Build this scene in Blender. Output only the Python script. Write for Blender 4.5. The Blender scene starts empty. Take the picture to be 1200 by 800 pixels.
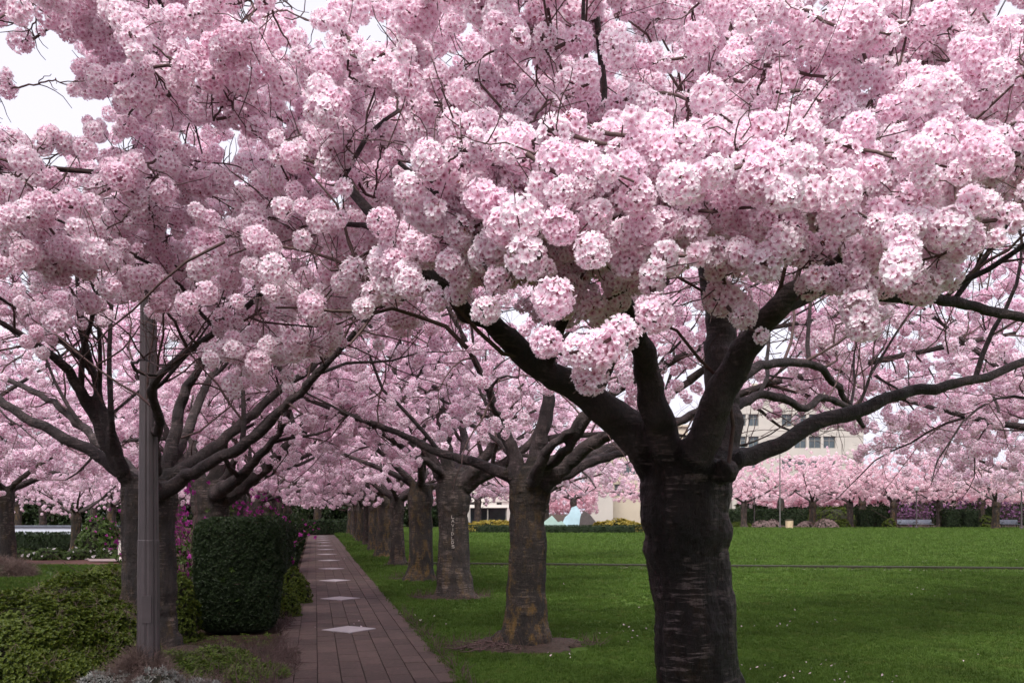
import bpy, bmesh, math, random
import numpy as np
from mathutils import Vector

C = bpy.context.scene.collection
scene = bpy.context.scene
R = math.radians
PI = math.pi

# ------------------------------------------------------------ camera, sky, sun, exposure
F_PX, HOR, EYE = 1050.0, 600.0, 1.6
YAW = math.atan((600 - 369) / F_PX)                  # camera looks this far right of the path
cam_d = bpy.data.cameras.new('camera')
cam = bpy.data.objects.new('camera', cam_d); C.objects.link(cam)
cam.location = (0, 0, EYE)
cam.rotation_euler = (PI / 2, 0, -YAW)
cam_d.sensor_width = 36; cam_d.lens = 36 * F_PX / 1200
cam_d.shift_y = (HOR - 400) / 1200
cam_d.clip_start = 0.05; cam_d.clip_end = 2000
scene.camera = cam

SUN_EL, SUN_AZ = R(56), R(205)                       # azimuth measured clockwise from +Y (path direction)
world = bpy.data.worlds.new('World'); scene.world = world; world.use_nodes = True
wn = world.node_tree; wn.nodes.clear()
wo = wn.nodes.new('ShaderNodeOutputWorld'); bg = wn.nodes.new('ShaderNodeBackground')
sky = wn.nodes.new('ShaderNodeTexSky'); sky.sky_type = 'NISHITA'; sky.sun_disc = False
sky.sun_elevation = SUN_EL; sky.sun_rotation = SUN_AZ; sky.air_density = 1.0; sky.dust_density = 3.0
hsv = wn.nodes.new('ShaderNodeHueSaturation'); hsv.inputs['Saturation'].default_value = 0.10
mixc = wn.nodes.new('ShaderNodeMix'); mixc.data_type = 'RGBA'; mixc.inputs[0].default_value = 0.75
wn.links.new(sky.outputs[0], hsv.inputs['Color']); wn.links.new(hsv.outputs[0], mixc.inputs[6])
mixc.inputs[7].default_value = (8.4, 8.25, 9.6, 1)    # even pale cloud cover
wn.links.new(mixc.outputs[2], bg.inputs[0]); bg.inputs[1].default_value = 0.080
wn.links.new(bg.outputs[0], wo.inputs[0])

sun_d = bpy.data.lights.new('sun', 'SUN'); sun_d.energy = 3.1; sun_d.angle = R(26); sun_d.color = (1.0, 0.965, 0.93)
sun = bpy.data.objects.new('sun', sun_d); C.objects.link(sun)
sd = Vector((math.sin(SUN_AZ) * math.cos(SUN_EL), math.cos(SUN_AZ) * math.cos(SUN_EL), math.sin(SUN_EL)))
sun.rotation_euler = sd.to_track_quat('Z', 'Y').to_euler(); sun.location = sd * 50

scene.view_settings.view_transform = 'Standard'; scene.view_settings.look = 'None'
scene.view_settings.exposure = 0.80; scene.view_settings.gamma = 1.0
scene.render.engine = 'CYCLES'
cy = scene.cycles
cy.max_bounces = 10; cy.diffuse_bounces = 9; cy.glossy_bounces = 2; cy.transmission_bounces = 9; cy.transparent_max_bounces = 6
cy.caustics_reflective = False; cy.caustics_refractive = False
cy.use_adaptive_sampling = True; cy.adaptive_threshold = 0.02
cy.use_denoising = True; cy.denoiser = 'OPENIMAGEDENOISE'

# ------------------------------------------------------------ helpers
rng = np.random.default_rng(7)
FW = np.array([math.sin(YAW), math.cos(YAW), 0]); RT = np.array([math.cos(YAW), -math.sin(YAW), 0]); UP = np.array([0, 0, 1.0])

def W(px, py, D):
    return FW * D + RT * ((px - 600) / F_PX * D) + UP * (EYE - (py - HOR) / F_PX * D)
def GD(px, D, z=0.0):
    p = W(px, HOR, D); p[2] = z; return p
def G(px, py, z=0.0):
    return GD(px, F_PX * EYE / (py - HOR), z)
def proj(P):
    P = np.asarray(P); D = P @ FW; Ds = np.where(np.abs(D) < 1e-3, 1e-3, D)
    return 600 + F_PX * (P @ RT) / Ds, HOR - F_PX * (P[..., 2] - EYE) / Ds, D
def pathx(x, y, z=0.0):
    return np.array([x, y, z], float)

def vnoise(P, s, seed=0):
    """smooth value noise in -1..1 at points P (n,3) with frequency s (scalar or 3-vector)"""
    Q = P * np.asarray(s, float) + seed * 17.31
    i = np.floor(Q).astype(np.int64); f = Q - i; f = f * f * (3 - 2 * f)
    def h(a, b, c):
        n = (a * 73856093) ^ (b * 19349663) ^ (c * 83492791) ^ (seed * 2654435761 & 0xffffffff)
        n = (n ^ (n >> 13)) * 1274126177 & 0x7fffffff
        return ((n ^ (n >> 16)) & 0xffff) / 32767.5 - 1
    out = 0
    for a in (0, 1):
        for b in (0, 1):
            for c in (0, 1):
                w = (f[:, 0] if a else 1 - f[:, 0]) * (f[:, 1] if b else 1 - f[:, 1]) * (f[:, 2] if c else 1 - f[:, 2])
                out = out + w * h(i[:, 0] + a, i[:, 1] + b, i[:, 2] + c)
    return out

def link(o, parent=None):
    C.objects.link(o)
    if parent is not None: o.parent = parent
    return o
def tag(o, label=None, cat=None, group=None, kind=None):
    if label: o['label'] = label
    if cat: o['category'] = cat
    if group: o['group'] = group
    if kind: o['kind'] = kind
    return o
def empty(name, loc=(0, 0, 0), rz=0):
    o = bpy.data.objects.new(name, None); link(o); o.location = loc; o.rotation_euler = (0, 0, rz); o.empty_display_size = 0.2
    return o
def mesh(name, V, F, mat, smooth=False):
    me = bpy.data.meshes.new(name)
    V = np.asarray(V, float).reshape(-1, 3)
    if isinstance(F, np.ndarray) and len(F):
        k = F.shape[1]
        me.vertices.add(len(V)); me.vertices.foreach_set('co', V.ravel())
        me.loops.add(F.size); me.loops.foreach_set('vertex_index', F.ravel().astype(np.int32))
        me.polygons.add(len(F)); me.polygons.foreach_set('loop_start', np.arange(0, F.size, k, dtype=np.int32))
        me.update(calc_edges=True)
    else:
        me.from_pydata([tuple(v) for v in V], [], [tuple(f) for f in F] if len(F) else [])
    for m in (mat if isinstance(mat, (list, tuple)) else [mat]):
        if m: me.materials.append(m)
    if smooth: me.polygons.foreach_set('use_smooth', np.ones(len(me.polygons), bool))
    me.update()
    return me
def obj(name, V, F, mat, parent=None, smooth=False, loc=None):
    o = bpy.data.objects.new(name, mesh(name, V, F, mat, smooth)); link(o, parent)
    if loc is not None: o.location = loc
    return o
def copy_tree(o, parent=None):
    c = o.copy(); C.objects.link(c); c.parent = parent
    for ch in list(o.children): copy_tree(ch, c)
    return c

class MB:
    """collects boxes, tubes and prisms for one mesh object"""
    def __init__(s): s.V = []; s.F = []
    def add(s, V, F):
        n = len(s.V); s.V += [tuple(v) for v in V]; s.F += [tuple(i + n for i in f) for f in F]; return s
    def box(s, c, size, rz=0, taper=1.0):
        cx, cy_, cz = c; a, b, h = size[0] / 2, size[1] / 2, size[2] / 2
        V = []
        for z, t in ((-h, 1), (h, taper)):
            for x, y in ((-a, -b), (a, -b), (a, b), (-a, b)):
                x, y = x * t, y * t
                V.append((cx + x * math.cos(rz) - y * math.sin(rz), cy_ + x * math.sin(rz) + y * math.cos(rz), cz + z))
        return s.add(V, [(3, 2, 1, 0), (4, 5, 6, 7), (0, 1, 5, 4), (1, 2, 6, 5), (2, 3, 7, 6), (3, 0, 4, 7)])
    def tube(s, pts, rad, k=8):
        V, F = tubes(np.array([pts], float), np.array([rad], float), k, cap=True); return s.add(V, F)
    def build(s, name, mat, parent=None, smooth=False):
        return obj(name, np.array(s.V), s.F, mat, parent, smooth)

def tubes(P, rad, k=4, cap=False):
    """P (M,n,3), rad (M,n) -> verts, faces"""
    M, n, _ = P.shape
    T = np.gradient(P, axis=1); T /= np.linalg.norm(T, axis=2, keepdims=True) + 1e-9
    m = P[:, -1] - P[:, 0]; ref = np.where((np.abs(m[:, 2]) > 0.8 * np.linalg.norm(m, axis=1))[:, None], np.array([[1.0, 0.2, 0]]), np.array([[0.05, 0.05, 1.0]]))
    U = np.cross(T, ref[:, None, :]); U /= np.linalg.norm(U, axis=2, keepdims=True) + 1e-9
    Bn = np.cross(T, U)
    a = np.arange(k) * 2 * PI / k
    V = P[:, :, None, :] + rad[:, :, None, None] * (U[:, :, None, :] * np.cos(a)[None, None, :, None] + Bn[:, :, None, :] * np.sin(a)[None, None, :, None])
    V = V.reshape(-1, 3)
    mi, ni, ki = np.meshgrid(np.arange(M), np.arange(n - 1), np.arange(k), indexing='ij')
    b = mi * n * k; k2 = (ki + 1) % k
    F = np.stack([b + ni * k + ki, b + ni * k + k2, b + (ni + 1) * k + k2, b + (ni + 1) * k + ki], -1).reshape(-1, 4)
    if cap:
        F = [tuple(f) for f in F]
        for q in range(M):
            F.append(tuple(q * n * k + i for i in range(k))[::-1]); F.append(tuple(q * n * k + (n - 1) * k + i for i in range(k)))
    return V, F

def catmull(pts, n):
    """pts (m, d) -> n points on a smooth curve"""
    pts = np.asarray(pts, float); m = len(pts)
    E = np.vstack([2 * pts[0] - pts[1], pts, 2 * pts[-1] - pts[-2]])
    t = np.linspace(0, m - 1 - 1e-6, n); i = t.astype(int); f = (t - i)[:, None]
    p0, p1, p2, p3 = E[i], E[i + 1], E[i + 2], E[i + 3]
    return 0.5 * (2 * p1 + (p2 - p0) * f + (2 * p0 - 5 * p1 + 4 * p2 - p3) * f ** 2 + (3 * p1 - p0 - 3 * p2 + p3) * f ** 3)

# ------------------------------------------------------------ materials
def nt(name):
    m = bpy.data.materials.new(name); m.use_nodes = True; t = m.node_tree
    for n in list(t.nodes): t.nodes.remove(n)
    return m, t
def N(t, kind, **kw):
    n = t.nodes.new(kind)
    for k, v in kw.items():
        if k in n.inputs: n.inputs[k].default_value = v
        else: setattr(n, k, v)
    return n
def ramp(t, fac, stops):
    r = t.nodes.new('ShaderNodeValToRGB'); e = r.color_ramp.elements
    while len(e) < len(stops): e.new(0.5)
    for el, (p, c) in zip(e, stops): el.position = p; el.color = (*c, 1)
    t.links.new(fac, r.inputs[0]); return r.outputs[0]
def mapped(t, scale=(1, 1, 1)):
    tc = N(t, 'ShaderNodeTexCoord'); mp = N(t, 'ShaderNodeMapping'); mp.inputs['Scale'].default_value = scale
    t.links.new(tc.outputs['Object'], mp.inputs['Vector']); return mp.outputs[0]
def noise(t, vec, s, detail=4, rough=0.6):
    n = N(t, 'ShaderNodeTexNoise'); n.inputs['Scale'].default_value = s; n.inputs['Detail'].default_value = detail; n.inputs['Roughness'].default_value = rough
    if vec is not None: t.links.new(vec, n.inputs['Vector'])
    return n.outputs['Fac']
def mix(t, fac, a, b):
    m = N(t, 'ShaderNodeMix', data_type='RGBA')
    for s, v in ((0, fac), (6, a), (7, b)):
        if isinstance(v, bpy.types.NodeSocket): t.links.new(v, m.inputs[s])
        elif s: m.inputs[s].default_value = (*v, 1)
        else: m.inputs[s].default_value = v
    return m.outputs[2]
def principled(t, col, rough=0.7, bump=None, bstr=0.4, bdist=0.01, spec=0.5, metal=0.0):
    p = N(t, 'ShaderNodeBsdfPrincipled'); o = N(t, 'ShaderNodeOutputMaterial')
    for s, v in (('Base Color', col), ('Roughness', rough)):
        if isinstance(v, bpy.types.NodeSocket): t.links.new(v, p.inputs[s])
        elif s == 'Base Color': p.inputs[s].default_value = (*v, 1)
        else: p.inputs[s].default_value = v
    p.inputs['Specular IOR Level'].default_value = spec; p.inputs['Metallic'].default_value = metal
    if bump is not None:
        b = N(t, 'ShaderNodeBump'); b.inputs['Strength'].default_value = bstr; b.inputs['Distance'].default_value = bdist
        t.links.new(bump, b.inputs['Height']); t.links.new(b.outputs[0], p.inputs['Normal'])
    t.links.new(p.outputs[0], o.inputs[0]); return p
def math_(t, op, a, b):
    n = N(t, 'ShaderNodeMath', operation=op)
    for i, v in enumerate((a, b)):
        if isinstance(v, bpy.types.NodeSocket): t.links.new(v, n.inputs[i])
        else: n.inputs[i].default_value = v
    return n.outputs[0]

def plain(name, col, rough=0.7, var=0.25, s=6.0, spec=0.4, metal=0.0, bstr=0.2):
    m, t = nt(name); v = mapped(t); n = noise(t, v, s, 5)
    c = ramp(t, n, [(0.3, tuple(x * (1 - var) for x in col)), (0.7, tuple(min(1, x * (1 + var)) for x in col))])
    principled(t, c, rough, noise(t, v, s * 8, 3), bstr, 0.005, spec, metal); return m

def bark(name, dark, light, lent=0.5, lichen=0.0, rough=0.6, lo=0.0, spec=0.5):
    m, t = nt(name); v = mapped(t); vv = mapped(t, (1.1, 1.1, 9)); vh = mapped(t, (5, 5, 0.9))
    patch = noise(t, v, 3.5, 5, 0.7)
    c = mix(t, ramp(t, patch, [(0.42, (0, 0, 0)), (0.66, (1, 1, 1))]), dark, light)
    ln = noise(t, vv, 5, 4, 0.65)                                   # lenticel bands round the stem
    lm = ramp(t, ln, [(0.52, (0, 0, 0)), (0.565, (1, 1, 1))])
    lm2 = math_(t, 'MULTIPLY', lm, ramp(t, noise(t, mapped(t, (1.6, 1.6, .8)), 4.0, 3), [(0.47, (0, 0, 0)), (0.58, (1, 1, 1))]))
    c = mix(t, math_(t, 'MULTIPLY', lm2, lent), c, tuple(min(1, x * 4.5 + 0.07) for x in light))
    if lichen > 0:
        tc = N(t, 'ShaderNodeTexCoord'); sep = N(t, 'ShaderNodeSeparateXYZ'); t.links.new(tc.outputs['Object'], sep.inputs[0])
        hz = N(t, 'ShaderNodeMapRange'); hz.inputs['From Min'].default_value = 2.6; hz.inputs['From Max'].default_value = 0.1
        t.links.new(sep.outputs[2], hz.inputs[0])
        lm3 = ramp(t, noise(t, mapped(t, (1, 1, 0.5)), 7, 6, 0.75), [(0.5, (0, 0, 0)), (0.62, (1, 1, 1))])
        f = math_(t, 'MULTIPLY', math_(t, 'MULTIPLY', lm3, hz.outputs[0]), lichen)
        c = mix(t, f, c, (0.17, 0.095, 0.014))
    fine = noise(t, v, 52, 5, 0.8)
    gr = N(t, 'ShaderNodeMix', data_type='RGBA', blend_type='MULTIPLY'); gr.inputs[0].default_value = 1.0; t.links.new(c, gr.inputs[6]); t.links.new(ramp(t, fine, [(0.35, (0.45, 0.45, 0.45)), (0.65, (1.35, 1.3, 1.3))]), gr.inputs[7]); c = gr.outputs[2]
    h = math_(t, 'ADD', math_(t, 'ADD', math_(t, 'MULTIPLY', ln, 0.45), math_(t, 'MULTIPLY', noise(t, vh, 6, 5, 0.7), 1.6)), math_(t, 'MULTIPLY', fine, 0.7))
    principled(t, c, rough, h, 1.0, 0.035, spec); return m

def leafmat(name, c1, c2, tip=None, trans=0.35, rough=0.5):
    m, t = nt(name); oi = N(t, 'ShaderNodeObjectInfo')
    c = mix(t, oi.outputs['Random'], c1, c2)
    if tip:
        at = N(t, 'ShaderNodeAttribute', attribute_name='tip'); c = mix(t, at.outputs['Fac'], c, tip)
    p = N(t, 'ShaderNodeBsdfPrincipled'); p.inputs['Roughness'].default_value = rough; p.inputs['Specular IOR Level'].default_value = 0.3
    t.links.new(c, p.inputs['Base Color'])
    tr = N(t, 'ShaderNodeBsdfTranslucent'); t.links.new(c, tr.inputs[0]); ms = N(t, 'ShaderNodeMixShader'); ms.inputs[0].default_value = trans
    o = N(t, 'ShaderNodeOutputMaterial')
    t.links.new(p.outputs[0], ms.inputs[1]); t.links.new(tr.outputs[0], ms.inputs[2]); t.links.new(ms.outputs[0], o.inputs[0]); return m

def petalmat(name, heart, mid, edge, pinker):
    m, t = nt(name); at = N(t, 'ShaderNodeAttribute', attribute_name='tip'); oi = N(t, 'ShaderNodeObjectInfo')
    c = ramp(t, at.outputs['Fac'], [(0.0, heart), (0.34, mid), (0.78, edge)])
    rv = ramp(t, oi.outputs['Random'], [(0.35, (0, 0, 0)), (1.0, (1, 1, 1))])
    c2 = N(t, 'ShaderNodeMix', data_type='RGBA', blend_type='MULTIPLY')
    t.links.new(math_(t, 'MULTIPLY', rv, 1.0), c2.inputs[0]); t.links.new(c, c2.inputs[6]); c2.inputs[7].default_value = (*pinker, 1)
    d = N(t, 'ShaderNodeBsdfDiffuse'); tr = N(t, 'ShaderNodeBsdfTranslucent'); ms = N(t, 'ShaderNodeMixShader'); ms.inputs[0].default_value = 0.46
    t.links.new(c2.outputs[2], d.inputs[0]); t.links.new(c2.outputs[2], tr.inputs[0]); o = N(t, 'ShaderNodeOutputMaterial')
    t.links.new(d.outputs[0], ms.inputs[1]); t.links.new(tr.outputs[0], ms.inputs[2]); t.links.new(ms.outputs[0], o.inputs[0]); return m

M_PETAL = petalmat('cherry_petals', (0.40, 0.07, 0.14), (0.91, 0.70, 0.80), (0.97, 0.93, 0.955), (0.985, 0.89, 0.94))
M_PETAL_FAR = petalmat('cherry_petals_far', (0.45, 0.12, 0.20), (0.88, 0.64, 0.71), (0.94, 0.83, 0.865), (0.985, 0.84, 0.89))
M_PETAL_MID = petalmat('cherry_petals_mid', (0.42, 0.10, 0.20), (0.88, 0.66, 0.765), (0.95, 0.89, 0.935), (0.975, 0.87, 0.93))
M_BUD = leafmat('bud_scales', (0.16, 0.07, 0.03), (0.30, 0.05, 0.08), trans=0.2)
M_BARK_NEAR = bark('bark_dark_glossy', (0.007, 0.004, 0.0038), (0.020, 0.012, 0.0115), 0.9, 0.12, 0.36, spec=0.35)
M_BARK_LIMB = bark('bark_limb', (0.020, 0.011, 0.011), (0.060, 0.040, 0.038), 0.22, 0.0, 0.6)
M_BARK_LIMB2 = bark('bark_limb_brown', (0.026, 0.016, 0.016), (0.085, 0.060, 0.058), 0.2, 0.0, 0.7)
M_BARK = bark('bark_lichen', (0.014, 0.009, 0.006), (0.040, 0.027, 0.019), 0.3, 0.85, 0.75)
M_BARK2 = bark('bark_grey_brown', (0.017, 0.011, 0.009), (0.052, 0.037, 0.031), 0.4, 0.35, 0.75)
M_TWIG = plain('twig_bark', (0.085, 0.050, 0.046), 0.75, 0.4, 30)
M_SOIL = plain('bark_mulch', (0.038, 0.023, 0.016), 0.95, 0.7, 22, bstr=1.0)

# ------------------------------------------------------------ scatter node group
def scatter_group(name, protos):
    g = bpy.data.node_groups.new(name, 'GeometryNodeTree')
    g.interface.new_socket('Geometry', in_out='INPUT', socket_type='NodeSocketGeometry')
    g.interface.new_socket('Geometry', in_out='OUTPUT', socket_type='NodeSocketGeometry')
    gi = g.nodes.new('NodeGroupInput'); go = g.nodes.new('NodeGroupOutput')
    ip = g.nodes.new('GeometryNodeInstanceOnPoints'); jn = g.nodes.new('GeometryNodeJoinGeometry')
    for p in protos:
        oi = g.nodes.new('GeometryNodeObjectInfo'); oi.inputs['Object'].default_value = p; oi.inputs['As Instance'].default_value = False
        gg = g.nodes.new('GeometryNodeGeometryToInstance'); g.links.new(oi.outputs['Geometry'], gg.inputs[0]); g.links.new(gg.outputs[0], jn.inputs[0])
    ip.inputs['Pick Instance'].default_value = True
    for nm, dt, sk in (('idx', 'INT', 'Instance Index'), ('rot', 'FLOAT_VECTOR', 'Rotation'), ('scl', 'FLOAT', 'Scale')):
        na = g.nodes.new('GeometryNodeInputNamedAttribute'); na.data_type = dt; na.inputs['Name'].default_value = nm
        g.links.new(na.outputs['Attribute'], ip.inputs[sk])
    g.links.new(gi.outputs[0], ip.inputs['Points']); g.links.new(jn.outputs[0], ip.inputs['Instance']); g.links.new(ip.outputs[0], go.inputs[0])
    g['n'] = len(protos); return g
def scatter(name, P, rot, scl, group, parent=None, kind='stuff'):
    P = np.asarray(P, float); n = len(P)
    me = bpy.data.meshes.new(name); me.vertices.add(n); me.vertices.foreach_set('co', P.ravel())
    a = me.attributes.new('rot', 'FLOAT_VECTOR', 'POINT'); a.data.foreach_set('vector', np.asarray(rot, float).ravel())
    a = me.attributes.new('scl', 'FLOAT', 'POINT'); a.data.foreach_set('value', np.asarray(scl, float).ravel())
    a = me.attributes.new('idx', 'INT', 'POINT'); a.data.foreach_set('value', rng.integers(0, group['n'], n).astype(np.int32))
    o = bpy.data.objects.new(name, me); link(o, parent); md = o.modifiers.new('scatter', 'NODES'); md.node_group = group
    if kind: o['kind'] = kind
    return o
def align(Nn, tilt=0.4):
    """Euler angles that turn +Z towards the normals Nn, with a random tilt"""
    Nn = np.asarray(Nn, float); Nn = Nn + rng.normal(0, tilt, Nn.shape); Nn /= np.linalg.norm(Nn, axis=1, keepdims=True)
    return np.stack([rng.normal(0, 0.1, len(Nn)), np.arccos(np.clip(Nn[:, 2], -1, 1)), np.arctan2(Nn[:, 1], Nn[:, 0])], 1)

def basis(n):
    n = n / np.linalg.norm(n); a = np.cross(n, [0, 0, 1.0] if abs(n[2]) < 0.9 else [1.0, 0, 0]); a /= np.linalg.norm(a)
    return a, np.cross(n, a), n

def make_pompom(name, nf, Rr, fr, fine, seed, squash=0.85, mat=None):
    """a ball of cherry flowers: nf five-petalled flowers of radius fr on a ball of radius Rr"""
    r = np.random.default_rng(seed); V, F, T, MI = [], [], [], []
    for i in range(nf):
        z = 1 - 2 * (i + 0.5) / nf; ph = i * 2.39996 + r.uniform(-.3, .3); s = math.sqrt(1 - z * z)
        d = np.array([s * math.cos(ph), s * math.sin(ph), z]) + r.normal(0, 0.10, 3); d /= np.linalg.norm(d)
        rad = Rr * r.uniform(0.83, 1.10)
        c = d * rad * np.array([1, 1, squash]); nrm = d + r.normal(0, 0.15, 3)
        u, v, n = basis(nrm); a0 = r.uniform(0, 2 * PI); sz = fr * r.uniform(0.85, 1.15); cup = r.uniform(0.30, 0.55)
        b0 = len(V)
        if fine:
            for k in range(5):
                a = a0 + k * 2 * PI / 5 + r.uniform(-.12, .12); e = u * math.cos(a) + v * math.sin(a); w = -u * math.sin(a) + v * math.cos(a)
                lift = cup * r.uniform(0.7, 1.3)
                def q(l, ww, h): return c + e * (l * sz) + w * (ww * sz) + n * (h * sz * lift)
                b = len(V)
                V += [q(.04, 0, -.12), q(.42, .30, .22), q(.50, 0, .12), q(.42, -.30, .22), q(.82, .36, .62), q(.92, 0, .6), q(.82, -.36, .62), q(1.03, .15, .8), q(1.03, -.15, .8)]
                F += [(b, b + 2, b + 1), (b, b + 3, b + 2), (b + 1, b + 2, b + 5, b + 4), (b + 2, b + 3, b + 6, b + 5), (b + 4, b + 5, b + 7), (b + 5, b + 6, b + 8)]
                T += [0, .45, .42, .45, .9, .85, .9, 1, 1]; MI += [0] * 6
            b = len(V)                                              # stamens
            for k in range(3):
                a = a0 + k * 2.1; e = (u * math.cos(a) + v * math.sin(a)) * 0.13 * sz; w = (-u * math.sin(a) + v * math.cos(a)) * 0.06 * sz
                b = len(V); V += [c + w, c - w, c + e + n * 0.34 * sz]; F.append((b, b + 1, b + 2)); T += [0, 0, .1]; MI.append(0)
        else:
            V.append(c - n * 0.05 * sz); T.append(0)
            for k in range(5):
                a = a0 + k * 2 * PI / 5; V.append(c + (u * math.cos(a) + v * math.sin(a)) * sz + n * cup * 0.5 * sz); T.append(1)
                a += PI / 5; V.append(c + (u * math.cos(a) + v * math.sin(a)) * sz * 0.62 + n * cup * 0.25 * sz); T.append(.5)
            for k in range(5):
                F.append((b0, b0 + 1 + 2 * k, b0 + 2 + 2 * k)); F.append((b0, b0 + 2 + 2 * k, b0 + 1 + (2 * k + 2) % 10)); MI += [0, 0]
    for k in range(3 if fine else 0):                               # bud scales and green stalks showing through
        d = r.normal(0, 1, 3); u, v, n = basis(d)
        for j in range(4):
            a = j * PI / 2 + r.uniform(0, 1); e = u * math.cos(a) + v * math.sin(a); b = len(V); c = n * Rr * 1.0
            V += [c * 0.9 + v * .003, c * 0.9 - v * .003, c * 1.05 + e * 0.013]; F.append((b, b + 1, b + 2)); T += [0, 0, 0]; MI.append(1)
    me = mesh(name, np.array(V), F, [M_PETAL if fine else (mat or M_PETAL_FAR), M_BUD])
    at = me.attributes.new('tip', 'FLOAT', 'POINT'); at.data.foreach_set('value', np.array(T, float))
    me.polygons.foreach_set('material_index', np.array(MI, np.int32))
    return bpy.data.objects.new(name, me)

g_near = scatter_group('near_blossom', [make_pompom('blossom_ball', n_, r_, .0192, True, 10 + i, q_) for i, (n_, r_, q_) in enumerate([(54, .054, .95), (60, .058, .88), (44, .048, .98), (26, .038, .85), (56, .056, .92), (36, .043, 1.08), (14, .028, .9)])])
g_mid = scatter_group('mid_blossom', [make_pompom('blossom_ball_mid', 24, 0.050, 0.025, False, 30 + i, mat=M_PETAL_MID) for i in range(5)])
g_far = scatter_group('far_blossom', [make_pompom('blossom_ball_far', 20, 0.10, 0.045, False, 50 + i) for i in range(4)])

# ------------------------------------------------------------ tree growth
def nrm(v): return v / (np.linalg.norm(v, axis=-1, keepdims=True) + 1e-9)
def along(curve, rad, s0, step, r):
    """points, tangents and radii every ~step metres along a curve"""
    seg = np.linalg.norm(np.diff(curve, axis=0), axis=1); L = np.concatenate([[0], np.cumsum(seg)]); tot = L[-1]
    s = np.arange(s0 * tot, tot, step); s = s + r.uniform(-.4, .4, len(s)) * step; s = np.clip(s, 0, tot * 0.999)
    P = np.stack([np.interp(s, L, curve[:, k]) for k in range(3)], 1); i = np.clip(np.searchsorted(L, s) - 1, 0, len(seg) - 1)
    T = nrm(curve[i + 1] - curve[i]); return P, T, np.interp(s, L, rad), s / tot
def sprout(P, T, length, n, r, spread, lift, wander, droop):
    """n-point curves that leave P at an angle to T; arrays in, (M,n,3) out"""
    M = len(P); q = nrm(np.cross(T, r.normal(0, 1, (M, 3))))
    d = nrm(T * (1 - spread)[:, None] + q * spread[:, None] + UP * lift[:, None])
    C_ = [P]; step = (length / (n - 1))[:, None]
    for k in range(n - 1):
        d = nrm(d + r.normal(0, wander, (M, 3)) + UP * (droop[:, None] * (k + 1) / n)); C_.append(C_[-1] + d * step)
    return np.stack(C_, 1)

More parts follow.
